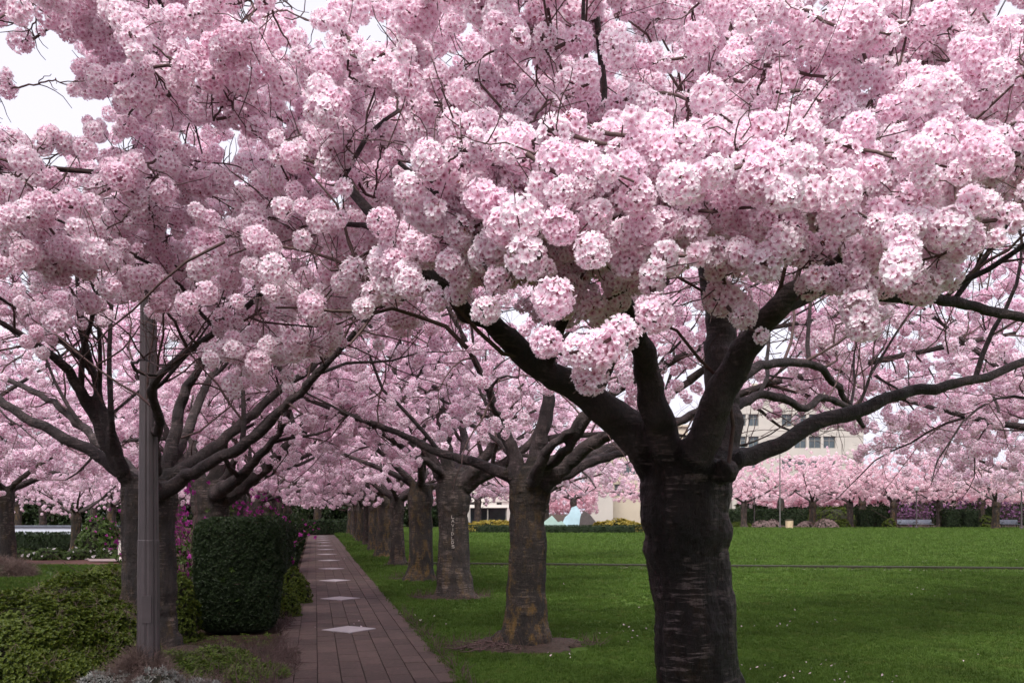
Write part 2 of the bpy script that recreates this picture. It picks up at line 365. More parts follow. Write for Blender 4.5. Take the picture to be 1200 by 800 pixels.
def grow_crown(limbs, r, keep=None, bough_step=0.75, sec_step=0.36, ter_step=0.17, pom_step=0.105, zmin=1.95, pom=(0.78, 1.2), s0=0.3, blen=(1.3, 2.6), dens=1.0, center=None, rad_max=5.2):
    """limbs: list of (curve, radii). Returns boughs per limb, twigs, pompom points"""
    boughs = []; parents = []
    for ci, (cv, rd) in enumerate(limbs):
        P, T, rr, s = along(cv, rd, s0, bough_step, r)
        if len(P) == 0: boughs.append(None); continue
        L = r.uniform(blen[0], blen[1], len(P)) * (1.1 - 0.45 * s)
        B = sprout(P, T, L, 9, r, r.uniform(.4, .75, len(P)), r.uniform(-.05, .45, len(P)), 0.14, r.uniform(-.22, .12, len(P)))
        tp = np.linspace(1, 0.28, 9)[None, :]; br = np.clip(rr * 0.55, 0.014, 0.045)[:, None] * tp
        boughs.append((B, br)); parents.append((cv, rd, 0.45))
        for b, q in zip(B, br): parents.append((b, q, 0.15))
    SP, ST, SR = [], [], []
    for cv, rd, a in parents:
        P, T, rr, s = along(cv, rd, a, sec_step, r)
        SP += [P, cv[-1:]]; ST += [T, nrm(cv[-1:] - cv[-2:-1])]; SR += [rr, rd[-1:]]
    SP, ST, SR = np.concatenate(SP), np.concatenate(ST), np.concatenate(SR)
    n = len(SP)
    S = sprout(SP, ST, r.uniform(.55, 1.35, n), 7, r, r.uniform(.2, .75, n), r.uniform(-.15, .3, n), 0.2, r.uniform(-.3, .12, n))
    srad = np.clip(SR * 0.5, 0.006, 0.013)[:, None] * np.linspace(1, .4, 7)[None, :]
    TP, TT = [], []
    for b, q in zip(S, srad):
        P, T, rr, s = along(b, q, 0.12, ter_step, r); TP += [P, b[-1:]]; TT += [T, nrm(b[-1:] - b[-2:-1])]
    TP, TT = np.concatenate(TP), np.concatenate(TT); n = len(TP)
    TL = r.uniform(.14, .46, n)
    Te = sprout(TP, TT, TL, 5, r, r.uniform(.25, .8, n), r.uniform(-.1, .25, n), 0.22, r.uniform(-.25, .1, n))
    trad = np.full((n, 1), 0.0034) * np.linspace(1, .55, 5)[None, :]
    bs = r.random(n) < 0.5; Bt = sprout(TP[bs], TT[bs], r.uniform(.2, .62, bs.sum()), 5, r, r.uniform(.3, .9, bs.sum()), r.uniform(-.3, .5, bs.sum()), 0.3, r.uniform(-.5, .3, bs.sum()))
    PP = []
    for b, L in zip(Te, TL):
        k = max(1, int(L * 0.75 / pom_step)); t = 4 * (1 - np.arange(k) * pom_step / L); t = np.clip(t, 0, 3.999); i = t.astype(int)
        PP.append(b[i] + (b[i + 1] - b[i]) * (t - i)[:, None])
    PP = np.concatenate(PP); PP = PP + r.normal(0, 0.018, PP.shape)
    PS = r.uniform(pom[0], pom[1], len(PP)); Te = np.concatenate([Te, Bt]); trad = np.concatenate([trad, np.full((len(Bt), 1), 0.0021) * np.linspace(1, .5, 5)[None, :]])
    if center is None: center = limbs[0][0][0]
    fine_v = vnoise(PP, 1.1, 3)
    ok = (PP[:, 2] > zmin + 0.25 * vnoise(PP, 0.9, 5)) & (np.hypot(PP[:, 0] - center[0], PP[:, 1] - center[1]) < rad_max) & (r.random(len(PP)) < dens)
    ok &= ~((fine_v < -0.45) & (r.random(len(PP)) < 0.7))
    if keep is not None: ok &= keep(PP, 0.05 * PS)
    tw_ok = (Te[:, -1, 2] > zmin - 0.15); sw_ok = (S[:, -1, 2] > zmin - 0.2)
    if keep is not None: tw_ok &= keep(Te[:, -1], 0.0, 25); sw_ok &= keep(S[:, -1], 0.0, 50)
    return boughs, (S[sw_ok], srad[sw_ok]), (Te[tw_ok], trad[tw_ok]), PP[ok], PS[ok]

def curves_of(defs, n_per_m=9):
    out = []
    for d in defs:
        pts = np.array([np.append(W(px, py, D), w / 2 / F_PX * D) for px, py, D, w in d])
        L = np.sum(np.linalg.norm(np.diff(pts[:, :3], axis=0), axis=1)); c = catmull(pts, max(8, int(L * n_per_m)))
        out.append((c[:, :3], np.clip(c[:, 3], 0.006, None)))
    return out

def woody(name_trunk, trunk, limbs, voxel, mat_t, mat_l, parent, boughs=None, seed=0, rough=1.0, base_z=None, wob=0.012):
    """trunk and limbs fused by voxel remeshing, displaced as bark, then split into trunk + one limb per curve"""
    Vs, Fs, off = [], [], 0
    for cv, rd in [trunk] + limbs:
        w = np.random.default_rng(seed + off).normal(0, wob, cv.shape); w[:2] = 0; cv2 = cv + w * np.minimum(1, rd[:, None] / 0.05)
        V, F = tubes(cv2[None], rd[None], 14, cap=True); Vs.append(V); Fs += [tuple(i + off for i in f) for f in F]; off += len(V)
    me = mesh('woody', np.concatenate(Vs), Fs, mat_t); o = bpy.data.objects.new('woody', me); C.objects.link(o)
    md = o.modifiers.new('r', 'REMESH'); md.mode = 'VOXEL'; md.voxel_size = voxel
    ms = o.modifiers.new('s', 'SMOOTH'); ms.iterations = 5; ms.factor = 0.6
    dg = bpy.context.evaluated_depsgraph_get(); ev = o.evaluated_get(dg).to_mesh()
    nv = len(ev.vertices); P = np.empty(nv * 3); ev.vertices.foreach_get('co', P); P = P.reshape(-1, 3)
    Nn = np.empty(nv * 3); ev.vertices.foreach_get('normal', Nn); Nn = Nn.reshape(-1, 3)
    Q = np.empty(len(ev.polygons) * 4, np.int32)
    ls = np.empty(len(ev.loops), np.int32); ev.loops.foreach_get('vertex_index', ls)
    lt = np.empty(len(ev.polygons), np.int32); ev.polygons.foreach_get('loop_total', lt)
    if (lt == 4).all(): Q = ls.reshape(-1, 4)
    else: raise RuntimeError('remesh gave non-quads')
    o.evaluated_get(dg).to_mesh_clear(); bpy.data.objects.remove(o)
    # nearest skeleton
    best = np.full(nv, 1e9); own = np.zeros(nv, int); rad = np.zeros(nv)
    for k, (cv, rd) in enumerate([trunk] + limbs):
        for j in range(len(cv)):
            d = np.linalg.norm(P - cv[j], axis=1); s = d / rd[j] if k == 0 else d / rd[j] * 1.12
            m = s < best; best[m] = s[m]; own[m] = k; rad[m] = rd[j]
    amp = np.clip(rad / 0.25, 0.05, 1.0) * rough
    disp = amp * (0.022 * vnoise(P, (3.2, 3.2, 1.0), seed + 1) + 0.015 * vnoise(P, (12, 12, 2.2), seed + 2) + 0.007 * vnoise(P, (27, 27, 7), seed + 6) + 0.002 * vnoise(P, (16, 16, 46), seed + 3) + 0.005 * vnoise(P, 42, seed + 4))
    P = P + Nn * disp[:, None]
    fo = own[Q].min(axis=1)
    for _pass in range(2):                                          # a stray patch joins the part that surrounds it
        for k in range(0, len(limbs) + 1):
            ids = np.flatnonzero(fo == k)
            if len(ids) == 0: continue
            q = Q[ids]; lab = np.full(nv, -1); u = np.unique(q); lab[u] = u
            for _ in range(4000):
                m = lab[q].min(axis=1); l2 = lab.copy(); np.minimum.at(l2, q.ravel(), np.repeat(m, 4)); l2[u] = l2[l2[u]]
                if (l2 == lab).all(): break
                lab = l2
            fl_ = lab[q[:, 0]]; vals, cn = np.unique(fl_, return_counts=True); main = vals[cn.argmax()]
            for v_ in vals:
                if v_ == main: continue
                sel = ids[fl_ == v_]; mk = np.zeros(nv, bool); mk[Q[sel].ravel()] = True; nb = mk[Q].any(axis=1) & (fo != k)
                if nb.any(): b_, c_ = np.unique(fo[nb], return_counts=True); fo[sel] = b_[c_.argmax()]
    parts = []
    for k in range(len(limbs) + 1):
        sel = fo == k
        if not sel.any(): continue
        q = Q[sel]; u, inv = np.unique(q, return_inverse=True); V = P[u]; F = inv.reshape(-1, 4)
        if k and boughs is not None and boughs[k - 1] is not None:
            bV, bF = tubes(boughs[k - 1][0], boughs[k - 1][1], 6); F = np.concatenate([F, bF + len(V)]); V = np.concatenate([V, bV])
        if k:                                                       # the thin end of a limb, too slim for the voxels, goes on as a plain tapering tube
            cv, rd = limbs[k - 1]; th = np.flatnonzero(rd < 1.9 * voxel)
            if len(th) and th[0] > 1 and len(cv) - th[0] > 1:
                a = th[0] - 2; tV, tF = tubes(cv[None, a:], (rd[None, a:] * 1.0), 7); F = np.concatenate([F, tF + len(V)]); V = np.concatenate([V, tV])
        nm = name_trunk if k == 0 else 'limb'
        parts.append(obj(nm, V, F, mat_t if k == 0 else mat_l, parent, True))
    return parts

def build_tree(px_trunk, limb_defs, seed, label, cat='tree', keep=None, g=None, voxel=0.02, mat_t=None, mat_l=None, extra=0, extra_len=(3.2, 4.6), origin=None, group=None, feature=None, steep=0.0, **kw):
    """a cherry tree from a trunk profile and limb lines; geometry is stored relative to the tree's base"""
    r = np.random.default_rng(seed)
    if isinstance(px_trunk, list): trunk = curves_of([px_trunk], 12)[0]
    else: trunk = px_trunk
    base = trunk[0][0].copy(); base[2] = 0
    limbs = curves_of(limb_defs) if limb_defs and not isinstance(limb_defs[0][0], np.ndarray) else list(limb_defs)
    top = trunk[0][-1]; a0 = r.uniform(0, 2 * PI)
    tries = 0; k = 0
    while k < extra:
        tries += 1; a = a0 + k * 2 * PI / extra + r.uniform(-.5, .5); L = r.uniform(*extra_len); el = r.uniform(.35, .8)
        d = np.array([math.cos(a), math.sin(a), el + steep]); pts = [np.append(top - [0, 0, 0.12], 0.088)]; p = top - [0, 0, 0.12]; rr = 0.088
        for j in range(7):
            d = nrm(d + np.array([math.cos(a), math.sin(a), 0]) * (0.06 + steep * .09) + r.normal(0, .12, 3)); p = p + d * L / 7; rr *= 0.78; pts.append(np.append(p, max(rr, .012)))
        c = catmull(pts, int(L * 8)); qx, qy, qd = proj(c[:, :3])
        if tries < 150 and keep is not None and np.any((qd > .3) & (qx > -10) & (qx < 110) & (qy > -10) & (qy < 190)): continue
        if tries < 150 and steep and np.any((qd > .3) & (qx > -20) & (qx < 1220) & (qy > 60)): continue
        k += 1; limbs.append((c[:, :3], np.clip(c[:, 3], .01, None)))
    boughs, sec, ter, PP, PS = grow_crown(limbs, r, keep, center=base, **kw)
    if feature is not None:
        fP, fS, fT, fK = feature; PP = np.concatenate([PP, fP]); PS = np.concatenate([PS, fS])
    if feature is not None:                                         # carry every spray on a twig from the nearest bough
        allp = np.concatenate([c for c, _ in limbs] + [B[0].reshape(-1, 3) for B in boughs if B is not None]); fT = list(fT)
        for cc in sorted(fK, key=lambda c_: np.min(np.linalg.norm(allp - c_[0], axis=1))):
            q = cc[0]; d = np.linalg.norm(allp - q, axis=1); j = allp[np.argsort(d)[r.integers(0, 6)]]; allp = np.vstack([allp, cc]); ln = np.linalg.norm(q - j); t = np.linspace(0, 1, 5)[:, None]
            cv = j + (q - j) * t + UP * (0.07 * np.sin(t * PI)) * ln + r.normal(0, .05, (5, 3)) * np.sin(t * PI) * ln
            cv = catmull(cv, 16) + r.normal(0, .003, (16, 3)); fT.append((cv[None], np.linspace(.0062, .0034, 16)[None]))
            k2 = r.integers(3, 14, 5); sp = sprout(cv[k2], nrm(np.gradient(cv, axis=0)[k2]), r.uniform(.08, .26, 5), 6, r, r.uniform(.3, .8, 5), r.uniform(-.2, .3, 5), .25, r.uniform(-.2, .2, 5))
            fT.append((sp, np.linspace(.0032, .0016, 6)[None].repeat(5, 0)))
    root = empty('cherry_tree', base); tag(root, label, cat, group)
    tr = (trunk[0] - base, trunk[1]); lb = [(c - base, q) for c, q in limbs]
    bb = []
    for b in boughs:
        if b is None: bb.append(None); continue
        B, q = b
        if keep is not None:
            okb = keep(B[:, -1], 0.0, 60) & keep(B[:, 5], 0.0, 60); B, q = B[okb], q[okb]
        bb.append((B - base, q) if len(B) else None)
    woody('trunk', tr, lb, voxel, mat_t or M_BARK, mat_l or M_BARK_LIMB2, root, bb, seed)
    V1, F1 = tubes(sec[0] - base, sec[1], 5); V2, F2 = tubes(ter[0] - base, ter[1], 3)
    Vt, Ft = [V1, V2], [F1, F2 + len(V1)]
    if feature is not None:
        off = len(V1) + len(V2)
        for P_, r_ in fT:
            v, f = tubes(P_ - base, r_, 5); Vt.append(v); Ft.append(f + off); off += len(v)
    o = obj('twigs', np.concatenate(Vt), np.concatenate(Ft), M_TWIG, root, True); o['kind'] = 'stuff'
    scatter('crown', PP - base, r.uniform(-PI, PI, (len(PP), 3)), PS, g or g_mid, root)
    print('tree', label[:30], 'pompoms', len(PP), 'twigs', len(ter[0]))
    return root

# ------------------------------------------------------------ ground, lawns, path
def ground_mat():
    m, t = nt('soil_ground'); v = mapped(t)
    c = ramp(t, noise(t, v, 0.6, 8, 0.7), [(0.3, (0.030, 0.018, 0.012)), (0.55, (0.055, 0.032, 0.022)), (0.75, (0.040, 0.045, 0.012))])
    principled(t, c, 0.95, noise(t, v, 30, 6, 0.8), 0.8, 0.03, 0.2); return m
def lawn_mat():
    m, t = nt('lawn_grass'); v = mapped(t)
    big = noise(t, v, 0.25, 4, 0.6); sm = noise(t, v, 3.0, 6, 0.75); fine = noise(t, mapped(t, (1, 1, 1)), 45, 4, 0.8)
    c = ramp(t, sm, [(0.25, (0.032, 0.062, 0.007)), (0.5, (0.052, 0.098, 0.012)), (0.78, (0.080, 0.130, 0.020))])
    c = mix(t, ramp(t, big, [(0.35, (0, 0, 0)), (0.7, (0.6, 0.6, 0.6))]), c, (0.105, 0.165, 0.022))
    c = mix(t, ramp(t, fine, [(0.35, (0.6, 0.6, 0.6)), (0.6, (0, 0, 0))]), c, (0.03, 0.06, 0.008))
    principled(t, c, 0.9, fine, 0.7, 0.03, 0.15); return m
M_GROUND, M_LAWN = ground_mat(), lawn_mat()
o = obj('ground', [(-700, -300, -0.012), (700, -300, -0.012), (700, 900, -0.012), (-700, 900, -0.012)], [(0, 1, 2, 3)], M_GROUND); o['kind'] = 'structure'

PX0, PX1, PY0, PY1 = -0.42, 1.36, 3.0, 64.0
def sheet(name, poly, z, mat, cut=1.0, amp=0.0, kind='structure'):
    """a subdivided, gently uneven sheet inside the polygon's bounding strip (poly = 4 corners)"""
    a, b, c, d = [np.array(p[:2], float) for p in poly]
    nu = max(2, min(160, int(np.linalg.norm(b - a) / cut))); nv = max(2, min(200, int(np.linalg.norm(d - a) / cut)))
    u, v = np.meshgrid(np.linspace(0, 1, nu), np.linspace(0, 1, nv) ** 1.5, indexing='xy')
    P = (a[None, None] * ((1 - u) * (1 - v))[..., None] + b * (u * (1 - v))[..., None] + c * (u * v)[..., None] + d * ((1 - u) * v)[..., None]).reshape(-1, 2)
    Z = z + (amp * vnoise(np.c_[P, np.zeros(len(P))], 0.5, 9) if amp else 0)
    V = np.c_[P, np.broadcast_to(Z, (len(P),))]; i, j = np.meshgrid(np.arange(nu - 1), np.arange(nv - 1), indexing='xy'); k = (j * nu + i).ravel()
    F = np.stack([k, k + 1, k + nu + 1, k + nu], 1); o = obj(name, V, F, mat, smooth=True)
    if kind: o['kind'] = kind
    return o
farL, farR = GD(372, 92), GD(1500, 92)
sheet('lawn', [(PX1 + 0.03, -6), (60, -6), farR, (PX1 + 0.03, farL[1] - 22)], 0.004, M_LAWN, 0.6, 0.012)
# grass verge and beds on the left of the path
sheet('lawn', [GD(-500, 16), GD(150, 15), GD(150, 26.5), GD(-500, 26.5)], 0.004, M_LAWN, 0.6, 0.02)

M_PAVER = None
def paver_mat(name, a, b):
    m, t = nt(name); oi = N(t, 'ShaderNodeObjectInfo'); v = mapped(t); tc = N(t, 'ShaderNodeTexCoord')
    gm = N(t, 'ShaderNodeNewGeometry'); w = noise(t, gm.outputs['Position'], 1.1, 6, 0.7); w2 = noise(t, gm.outputs['Position'], 26, 5, 0.7)
    c = mix(t, oi.outputs['Random'], a, b); c = mix(t, ramp(t, w, [(0.35, (0, 0, 0)), (0.7, (0.75, 0.75, 0.75))]), c, tuple(x * 0.55 for x in a))
    c = mix(t, ramp(t, w2, [(0.5, (0, 0, 0)), (0.75, (0.5, 0.5, 0.5))]), c, tuple(x * 1.8 for x in b))
    principled(t, c, 0.72, w2, 0.5, 0.004, 0.35); return m
M_PAVER = paver_mat('clay_paver', (0.050, 0.031, 0.026), (0.100, 0.064, 0.054)); M_JOINT = plain('path_joint', (0.035, 0.022, 0.018), 0.95, 0.4, 20)
M_SLAB = plain('pale_concrete', (0.36, 0.32, 0.34), 0.6, 0.15, 9)
path = obj('path', [(PX0, PY0, 0.0), (PX1, PY0, 0.0), (PX1, PY1, 0.0), (PX0, PY1, 0.0), (PX0, PY0, -.05), (PX1, PY0, -.05), (PX1, PY1, -.05), (PX0, PY1, -.05)],
           [(0, 1, 2, 3), (0, 4, 5, 1), (2, 6, 7, 3), (1, 5, 6, 2), (3, 7, 4, 0)], M_JOINT); path['kind'] = 'structure'
CW, RL, J = (PX1 - PX0) / 8, 0.45, 0.007
def paver_geo(w, l, h=0.016, b=0.004):
    V = [(-w / 2, -l / 2, 0), (w / 2, -l / 2, 0), (w / 2, l / 2, 0), (-w / 2, l / 2, 0)]
    V += [(x, y, h - b) for x, y, z in V] + [(x * (1 - 2 * b / w), y * (1 - 2 * b / l), h) for x, y, z in V]
    F = [(8, 9, 10, 11)]
    for k in range(4):
        n = (k + 1) % 4; F += [(k, n, n + 4, k + 4), (k + 4, n + 4, n + 8, k + 8)]
    return V, F
pv, pf = paver_geo(CW - J, RL - J); pm = mesh('paver', pv, pf, M_PAVER)
r = np.random.default_rng(3); rows = int((PY1 - 8.1) / RL); cnt = 0; RV, RF = [], []
for j in range(rows):
    for i in range(8):
        x = PX0 + (i + .5) * CW; y = 8.1 + (j + .5) * RL + (RL / 2 if i % 2 else 0); z = 0.002 + r.uniform(0, .004); tx, ty = r.normal(0, .004, 2)
        if cnt < 296:
            o = bpy.data.objects.new('paver', pm); link(o, path); o.location = (x, y, z); o.rotation_euler = (tx, ty, r.normal(0, .003)); cnt += 1
        elif y < PY1 - RL:
            b = len(RV); RV += [(a + x, c + y, d + z) for a, c, d in pv]; RF += [tuple(q + b for q in f) for f in pf]
o = obj('paver', RV, RF, M_PAVER, path); o['kind'] = 'stuff'
k = 0
while True:
    y = 12.28 + 4.45 * k
    if y > 62: break
    s = 0.36; cx = (PX0 + PX1) / 2 - 0.02
    V = [(-s, 0, .0), (0, -s, .0), (s, 0, .0), (0, s, .0), (-s, 0, .029), (0, -s, .029), (s, 0, .029), (0, s, .029)]
    o = obj('diamond_slab', V, [(4, 5, 6, 7), (0, 1, 5, 4), (1, 2, 6, 5), (2, 3, 7, 6), (3, 0, 4, 7)], M_SLAB, path, loc=(cx, y, 0.0)); k += 1

# thin gutter line across the lawn: a shallow dark lip with a pale strip in front
ga, gb = G(380, 662.0), G(1500, 671.5); ga = ga + (gb - ga) * 0.09; dd = nrm(gb - ga); nn = np.array([dd[1], -dd[0], 0])
def strip(name, a, b, w, z0, z1, mat, parent=None, kind=None):
    o = MB(); V = [a - nn * w, b - nn * w, b + nn * w, a + nn * w]; V = [(v[0], v[1], z0) for v in V] + [(v[0], v[1], z1) for v in V]
    o.add(V, [(3, 2, 1, 0), (4, 5, 6, 7), (0, 1, 5, 4), (1, 2, 6, 5), (2, 3, 7, 6), (3, 0, 4, 7)]); q = o.build(name, mat, parent)
    if kind: q['kind'] = kind
    return q
M_DARK = plain('dark_soil_and_hole_shade', (0.02, 0.02, 0.008), 0.9)  # dark soil tone of the lip; also on bench legs, bin lid, tower holes
e = strip('lawn_kerb', ga + nn * -.16, gb + nn * -.16, 0.15, -0.02, 0.10, M_DARK, kind='structure')
e = strip('lawn_gutter', ga + nn * .16, gb + nn * .16, 0.13, -0.02, 0.022, plain('gutter_concrete', (0.24, 0.21, 0.17), 0.9, 0.5, 3), kind='structure')

# ------------------------------------------------------------ leaf clumps
def rosette(name, n, ln, wd, up, mats, seed, bend=0.3, tiplvl=1.0, jit=0.3):
    r = np.random.default_rng(seed); V, F, T = [], [], []
    for k in range(n):
        a = k * 2.39996 + r.uniform(-.3, .3); q = up * (0.3 + 1.4 * k / n) + r.normal(0, jit * .5); e = np.array([math.cos(a) * math.cos(q), math.sin(a) * math.cos(q), math.sin(q)])
        w = np.array([-math.sin(a), math.cos(a), 0]); L = ln * r.uniform(.7, 1.2); dn = np.array([0, 0, -bend * L]); b = len(V); b0 = w * 0
        V += [b0, e * L * .5 + w * wd / 2, e * L * .5 - w * wd / 2, e * L + dn * .6, e * L * .5 - np.array([0, 0, wd * .15])]; F += [(b, b + 4, b + 1), (b, b + 2, b + 4), (b + 1, b + 4, b + 3), (b + 4, b + 2, b + 3)]
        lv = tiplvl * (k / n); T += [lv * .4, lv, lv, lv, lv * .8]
    me = mesh(name, np.array(V), F, mats); at = me.attributes.new('tip', 'FLOAT', 'POINT'); at.data.foreach_set('value', np.array(T, float))
    return bpy.data.objects.new(name, me)
def sticks(name, n, ln, rad, mat, seed):
    r = np.random.default_rng(seed); P = []
    for k in range(n):
        d = nrm(r.normal(0, 1, 3) * [1, 1, .3] + [0, 0, .9]); p = np.zeros(3); q = [p]
        for j in range(3): d = nrm(d + r.normal(0, .25, 3)); p = p + d * ln / 3; q.append(p)
        P.append(q)
    V, F = tubes(np.array(P), np.full((n, 4), rad) * np.array([1, .9, .7, .4]), 3); return bpy.data.objects.new(name, mesh(name, V, F, mat))
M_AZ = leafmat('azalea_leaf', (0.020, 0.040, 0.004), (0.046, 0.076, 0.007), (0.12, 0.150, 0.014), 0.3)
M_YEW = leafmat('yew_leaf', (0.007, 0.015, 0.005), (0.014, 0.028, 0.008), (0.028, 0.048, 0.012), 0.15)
M_FERN = leafmat('fern_leaf', (0.05, 0.085, 0.012), (0.09, 0.14, 0.02), (0.14, 0.20, 0.03), 0.35)
M_SILV = leafmat('silver_leaf', (0.22, 0.23, 0.21), (0.36, 0.36, 0.34), None, 0.2, 0.8)
M_MAG = leafmat('magenta_petal', (0.26, 0.02, 0.18), (0.40, 0.05, 0.30), None, 0.4)
M_LEAF = leafmat('shrub_leaf', (0.020, 0.040, 0.008), (0.045, 0.080, 0.012), (0.07, 0.11, 0.02), 0.25)
M_YEL = leafmat('yellow_petal', (0.20, 0.17, 0.03), (0.36, 0.26, 0.05), None, 0.3)
M_WHITE = leafmat('white_petal', (0.62, 0.58, 0.58), (0.75, 0.70, 0.70), None, 0.3)
M_BRUSH = leafmat('dry_heather', (0.13, 0.085, 0.075), (0.20, 0.14, 0.12), None, 0.1)
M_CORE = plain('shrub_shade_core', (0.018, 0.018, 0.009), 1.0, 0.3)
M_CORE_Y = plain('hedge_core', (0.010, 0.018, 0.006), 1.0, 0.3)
def grassmat():
    m, t = nt('grass_blade'); oi = N(t, 'ShaderNodeObjectInfo'); gm = N(t, 'ShaderNodeNewGeometry'); at = N(t, 'ShaderNodeAttribute', attribute_name='tip')
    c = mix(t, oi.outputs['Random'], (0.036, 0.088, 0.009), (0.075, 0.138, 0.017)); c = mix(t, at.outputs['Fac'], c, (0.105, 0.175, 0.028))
    c = mix(t, ramp(t, noise(t, gm.outputs['Position'], 0.9, 5, .7), [(.42, (0, 0, 0)), (.62, (.8, .8, .8))]), c, (0.045, 0.080, 0.010))
    c = mix(t, ramp(t, noise(t, gm.outputs['Position'], 2.7, 5, .7), [(.56, (0, 0, 0)), (.7, (.6, .6, .6))]), c, (0.14, 0.15, 0.04))
    p = N(t, 'ShaderNodeBsdfPrincipled'); p.inputs['Roughness'].default_value = .6; p.inputs['Specular IOR Level'].default_value = 0.25; t.links.new(c, p.inputs['Base Color'])
    tr = N(t, 'ShaderNodeBsdfTranslucent'); t.links.new(c, tr.inputs[0]); ms = N(t, 'ShaderNodeMixShader'); ms.inputs[0].default_value = .35; o = N(t, 'ShaderNodeOutputMaterial')
    t.links.new(p.outputs[0], ms.inputs[1]); t.links.new(tr.outputs[0], ms.inputs[2]); t.links.new(ms.outputs[0], o.inputs[0]); return m
M_GRASS = grassmat()
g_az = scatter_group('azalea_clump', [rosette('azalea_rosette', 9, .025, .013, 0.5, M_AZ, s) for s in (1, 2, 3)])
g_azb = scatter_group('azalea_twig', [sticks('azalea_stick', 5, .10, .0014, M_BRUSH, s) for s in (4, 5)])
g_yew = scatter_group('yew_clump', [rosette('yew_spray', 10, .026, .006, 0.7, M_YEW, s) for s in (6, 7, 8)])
g_yewf = scatter_group('yew_clump_far', [rosette('yew_spray_far', 8, .11, .04, 0.7, M_YEW, s) for s in (9, 10)])
g_fern = scatter_group('fern_clump', [rosette('fern_spray', 9, .075, .014, 0.5, M_FERN, s, .5) for s in (11, 12, 13)])
g_silv = scatter_group('silver_clump', [rosette('silver_spray', 11, .045, .009, 0.9, M_SILV, s) for s in (14, 15)])
M_PUR = leafmat('dull_purple_petal', (0.13, 0.055, 0.12), (0.22, 0.10, 0.20), None, 0.3)
g_pur = scatter_group('purple_clump', [rosette('purple_bloom', 8, .045, .030, 0.6, M_PUR, s) for s in (26, 27)])
g_mag = scatter_group('magenta_clump', [rosette('magenta_bloom', 8, .045, .030, 0.6, M_MAG, s) for s in (16, 17)])
g_leaf = scatter_group('leaf_clump', [rosette('leaf_spray', 8, .075, .032, 0.5, M_LEAF, s) for s in (18, 19)])
g_yel = scatter_group('yellow_clump', [rosette('yellow_bloom', 8, .16, .10, 0.6, M_YEL, s) for s in (20, 21)])
g_wht = scatter_group('white_clump', [rosette('white_bloom', 6, .05, .035, 0.6, M_WHITE, s) for s in (22, 23)])
g_brush = scatter_group('heather_clump', [sticks('heather_sprig', 9, .16, .0022, M_BRUSH, s) for s in (24, 25)])
def tuft(name, n, h, seed, w=.0035):
    r = np.random.default_rng(seed); V, F, T = [], [], []
    for k in range(n):
        a = r.uniform(0, 2 * PI); p = np.array([r.normal(0, .018), r.normal(0, .018), 0]); l = np.array([math.cos(a), math.sin(a), 0]) * h * r.uniform(.1, .6); s = np.array([-math.sin(a), math.cos(a), 0]) * w; hh = h * r.uniform(.5, 1.1); b = len(V)
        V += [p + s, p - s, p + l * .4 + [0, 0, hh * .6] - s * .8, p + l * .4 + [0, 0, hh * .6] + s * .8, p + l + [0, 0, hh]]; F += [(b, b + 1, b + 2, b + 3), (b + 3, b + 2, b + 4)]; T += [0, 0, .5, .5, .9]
    me = mesh(name, np.array(V), F, M_GRASS); at = me.attributes.new('tip', 'FLOAT', 'POINT'); at.data.foreach_set('value', np.array(T, float)); return bpy.data.objects.new(name, me)
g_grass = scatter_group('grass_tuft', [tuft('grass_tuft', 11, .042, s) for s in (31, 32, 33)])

def wedge_points(n, D0, D1, px0, px1, cond=None, power=1.0):
    D = D0 * (D1 / D0) ** (rng.random(n) ** power); px = rng.uniform(px0, px1, n)
    P = FW[None] * D[:, None] + RT[None] * ((px - 600) / F_PX * D)[:, None]
    if cond is not None: P = P[cond(P)]
    return P
TRUNKS = [np.array([2.19, 4.9]), np.array([2.47, 10.5]), np.array([2.55, 16.6])]
def on_lawn(P):
    ok = P[:, 0] > PX1 + .04
    e = vnoise(P, 2.2, 4) * .18
    for t, rr in zip(TRUNKS, (.5, .62, .55)): ok &= np.hypot((P[:, 0] - t[0]) * .8, P[:, 1] - t[1]) > rr + e
    ok &= (vnoise(P, 1.4, 8) > -0.55) | (rng.random(len(P)) < .5)
    return ok
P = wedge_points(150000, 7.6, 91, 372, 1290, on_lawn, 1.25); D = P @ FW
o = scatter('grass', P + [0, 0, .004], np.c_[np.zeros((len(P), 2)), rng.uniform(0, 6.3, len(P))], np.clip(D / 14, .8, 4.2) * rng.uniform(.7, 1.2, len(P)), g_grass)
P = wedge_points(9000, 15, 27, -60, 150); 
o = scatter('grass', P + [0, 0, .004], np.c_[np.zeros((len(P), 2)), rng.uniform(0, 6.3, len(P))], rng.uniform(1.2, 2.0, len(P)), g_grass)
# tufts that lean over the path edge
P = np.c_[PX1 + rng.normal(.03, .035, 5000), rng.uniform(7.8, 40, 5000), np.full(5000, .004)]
scatter('grass', P, np.c_[np.zeros((len(P), 2)), rng.uniform(0, 6.3, len(P))], rng.uniform(.8, 1.5, len(P)), g_grass)

